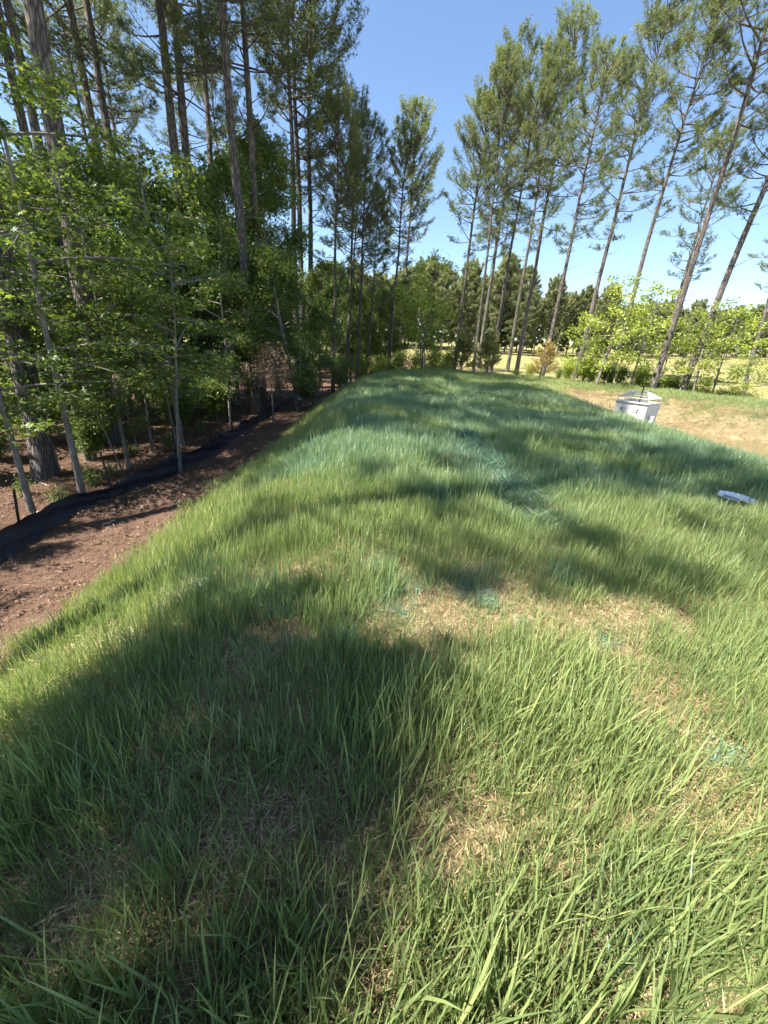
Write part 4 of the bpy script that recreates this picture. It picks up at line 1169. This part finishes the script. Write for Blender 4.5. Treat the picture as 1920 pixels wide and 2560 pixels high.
def build_grass():
    tall = [tuft_mesh(s, 20, 0.10, 0.225, 0.0046, 5, (0.05, 0.55), 0.10) for s in range(8)]
    tall += [tuft_mesh(60 + s, 9, 0.10, 0.26, 0.006, 5, (0.05, 0.6), 0.15) for s in range(2)]
    low = [tuft_mesh(20 + s, 30, 0.115, 0.14, 0.0036, 5, (0.1, 0.9), 0.2) for s in range(6)]
    X, Y, D = [], [], []
    for (x0, x1, y0, y1, dens, far) in [(-4.6, 6, -0.3, 4.5, 560, 0), (-4.6, 9, 4.5, 10, 250, 1), (-4.8, 10, 10, 20, 130, 2), (-4.5, 24, 18, 32, 110, 3), (5.5, 9, 2, 4.5, 150, 1), (9, 24, 9, 18, 90, 3)]:
        n = int((x1 - x0) * (y1 - y0) * dens)
        x, y = rand_pts(n, x0, x1, y0, y1); X.append(x); Y.append(y); D.append(np.full(n, far))
    x, y, far = np.concatenate(X), np.concatenate(Y), np.concatenate(D)
    z = terrain(x, y)
    do = sdist(OUTER, x, y); di = -sdist(INNER, x, y)
    jit = wave(x, y, 1.1, 8) * 0.3 + wave(x, y, 0.45, 9) * 0.15
    bare, teal, matted = field_masks(x, y)
    clump = 0.5 + 0.5 * wave(x, y, 0.55, 31); big = 0.5 + 0.5 * wave(x, y, 2.2, 32)
    edge = 2.35 + 0.35 * sstep(10, 20, y)
    pe = sstep(0.5, -0.5, do - edge + jit)
    pe = np.where(x > 3, sstep(1.8, 0.6, do + jit), pe)
    pi = sstep(1.1, 0.1, di + jit * 0.6)
    pi = np.where((x > 9.5) & (y > 12), sstep(0.35, -0.35, di + jit * 0.6), pi)
    pi = np.where((di > -0.2) & (x > 11.5) & (y > 12), np.maximum(pi, 0.95 * sstep(0.25, 0.6, 0.5 + 0.5 * wave(x, y, 1.4, 40)) * sstep(2.2, 1.4, di) * sstep(9.5, 13, x)), pi)
    r_ = np.hypot(x, y)
    nearthin = 0.72 + 0.2 * sstep(2.2, 5, r_)
    p = pe * pi * (1 - bare) * (nearthin * (0.68 + 0.5 * clump))
    pp = ground_at(1832, 1268)[:2] * 0.97
    p = p * (1 - 0.9 * np.exp(-(((x - pp[0]) ** 2 + (y - pp[1]) ** 2) / 0.3 ** 2) ** 2))
    keep = (rs.rand(len(x)) < p) & visible(x, y, z)
    x, y, z, far, teal, matted, clump, big, do, di, r_, bare = [a[keep] for a in (x, y, z, far, teal, matted, clump, big, do, di, r_, bare)]
    n = len(x)
    hs = (1 - 0.3 * bare) * np.where(far == 0, 0.72 + 0.5 * clump, 0.55 + 0.8 * clump) * rs.uniform(0.75, 1.2, n) * (1 - 0.25 * bare) * (0.9 + 0.25 * big) * (1 - 0.12 * (far == 3))
    hs *= 1 - 0.45 * sstep(0.2, 2.2, di) - 0.4 * sstep(0.9, 2.4, do) * sstep(5, 9, y)
    hs *= np.where(r_ < 2.2, 1.08, 0.95)
    ws = hs * np.where(far == 0, 1.0, np.where(far == 1, 1.25, 1.7))
    tilt = np.abs(rs.normal(0, 0.10, n)) + 0.04
    az = rs.normal(0.3, 1.2, n)
    tilt = np.where(matted > 0.45, rs.uniform(0.7, 1.25, n), tilt); az = np.where(matted > 0.45, rs.normal(-0.9, 0.5, n), az)
    # lean about a horizontal axis, written as Euler angles x,y with free spin
    rot = np.stack([-tilt * np.sin(az), tilt * np.cos(az), rs.uniform(0, 6.28, n)], -1)
    hs = np.where(bare > 0.35, hs * 0.8, hs)
    tint = np.clip(0.30 + 0.3 * big + rs.normal(0, 0.13, n) + 0.22 * sstep(1.2, 2.9, do) + 0.1 * (far == 3), 0, 1)
    shade_cast = sstep(0.1, 0.6, 0.5 + 0.5 * wave(x, y, 3.4, 51)) * sstep(3.5, 5.5, y) * sstep(22, 12, y) * sstep(1.8, 0.6, do)  # bluish cast of mid-slope shade, put into the blade colour
    te = np.clip(0.75 * teal * rs.uniform(0.3, 1, n) + 0.55 * matted + 0.8 * shade_cast * rs.uniform(0.4, 1, n), 0, 0.85)
    P = np.stack([x, y, z], -1); scl = np.stack([ws, ws, hs], -1)
    a = (rs.rand(n) < 0.55)
    print('grass tufts', n)
    # two heights of tuft share one object
    scatter('meadow_grass', P, rot, scl, tint, te, tall + low, MAT['grass'], 'long young green grass covering the earth bank', 'grass')


def build_cover():
    # straw mulch between the grass and on the basin slope
    ps = [flakes_mesh(s, 60, 0.12, (0.015, 0.07), (0.0012, 0.003), 0.035, 'straw_bits', 0.22) for s in range(5)]
    X, Y = [], []
    for (x0, x1, y0, y1, dens) in [(-3.5, 5, -0.3, 4.5, 150), (-3.2, 8, 4.5, 9, 60), (7, 20, 8, 24, 95)]:
        x, y = rand_pts(int((x1 - x0) * (y1 - y0) * dens), x0, x1, y0, y1); X.append(x); Y.append(y)
    x, y = np.concatenate(X), np.concatenate(Y); z = terrain(x, y)
    do = sdist(OUTER, x, y); di = -sdist(INNER, x, y)
    keep = ((do < 2.2) & (di < 0) | (di > -0.4) & (z > -1.06)) & visible(x, y, z)
    x, y, z, di = x[keep], y[keep], z[keep], di[keep]; n = len(x)
    s_ = np.where(di > 0, 2.1, 1.0) * rs.uniform(0.8, 1.2, n)
    scatter('straw_mulch', np.stack([x, y, z], -1), np.stack([rs.normal(0, .1, n), rs.normal(0, .1, n) , rs.uniform(0, 6.28, n)], -1), np.repeat(s_[:, None], 3, 1),
            np.clip(rs.normal(0.5, 0.2, n), 0, 1), np.zeros(n), ps, MAT['straw'], 'pale yellow straw mulch lying between the grass and on the basin slope', 'straw')
    # pine straw and dead leaves on the forest floor
    pl = [flakes_mesh(40 + s, 13, 0.15, (0.03, 0.075), (0.015, 0.035), 0.03, 'litter_leaves', 0.35, 0.4) for s in range(3)] + [flakes_mesh(50 + s, 46, 0.16, (0.08, 0.18), (0.002, 0.004), 0.03, 'pine_straw', 0.15) for s in range(4)]
    X, Y = [], []
    for (x0, x1, y0, y1, dens) in [(-8, -1.5, 0.5, 10, 42), (-8, 1, 10, 24, 26), (-20, -8, 3, 22, 9)]:
        x, y = rand_pts(int((x1 - x0) * (y1 - y0) * dens), x0, x1, y0, y1); X.append(x); Y.append(y)
    x, y = np.concatenate(X), np.concatenate(Y); z = terrain(x, y)
    do = sdist(OUTER, x, y)
    keep = (do > 2.2 + rs.normal(0, 0.35, len(x))) & (x < 1.5) & visible(x, y, z)
    x, y, z = x[keep], y[keep], z[keep]; n = len(x)
    scatter('forest_litter', np.stack([x, y, z], -1), np.stack([rs.normal(0, .12, n), rs.normal(0, .12, n), rs.uniform(0, 6.28, n)], -1), np.repeat(rs.uniform(0.7, 1.3, n)[:, None], 3, 1),
            np.clip(rs.normal(0.4, 0.25, n), 0, 1), np.zeros(n), pl, MAT['litter'], 'reddish brown pine straw and dead leaves on the forest floor', 'litter')
    # hydroseed fibre
    pf = [flakes_mesh(60 + s, 30, 0.045, (0.008, 0.022), (0.002, 0.006), 0.03, 'fibre_bits', 0.5) for s in range(4)]
    Pn = []
    for c, r in TEAL:
        m = int(8 + 150 * r)
        Pn.append(c + rs.normal(0, r * 0.55, (m, 2)) * (rs.rand(m, 1) ** 0.5))
    p = np.concatenate(Pn); keep = wave(p[:, 0], p[:, 1], 0.12, 70) > -0.1
    p = p[keep]; n = len(p)
    scatter('hydroseed_mulch', np.c_[p, terrain(p[:, 0], p[:, 1]) + 0.015], np.stack([rs.normal(0, .3, n), rs.normal(0, .3, n), rs.uniform(0, 6.28, n)], -1), np.repeat(rs.uniform(0.6, 1.2, n)[:, None], 3, 1),
            rs.rand(n), np.zeros(n), pf, MAT['teal'], 'splashes of teal hydroseed fibre among the grass', 'mulch')

build_grass()
build_cover()
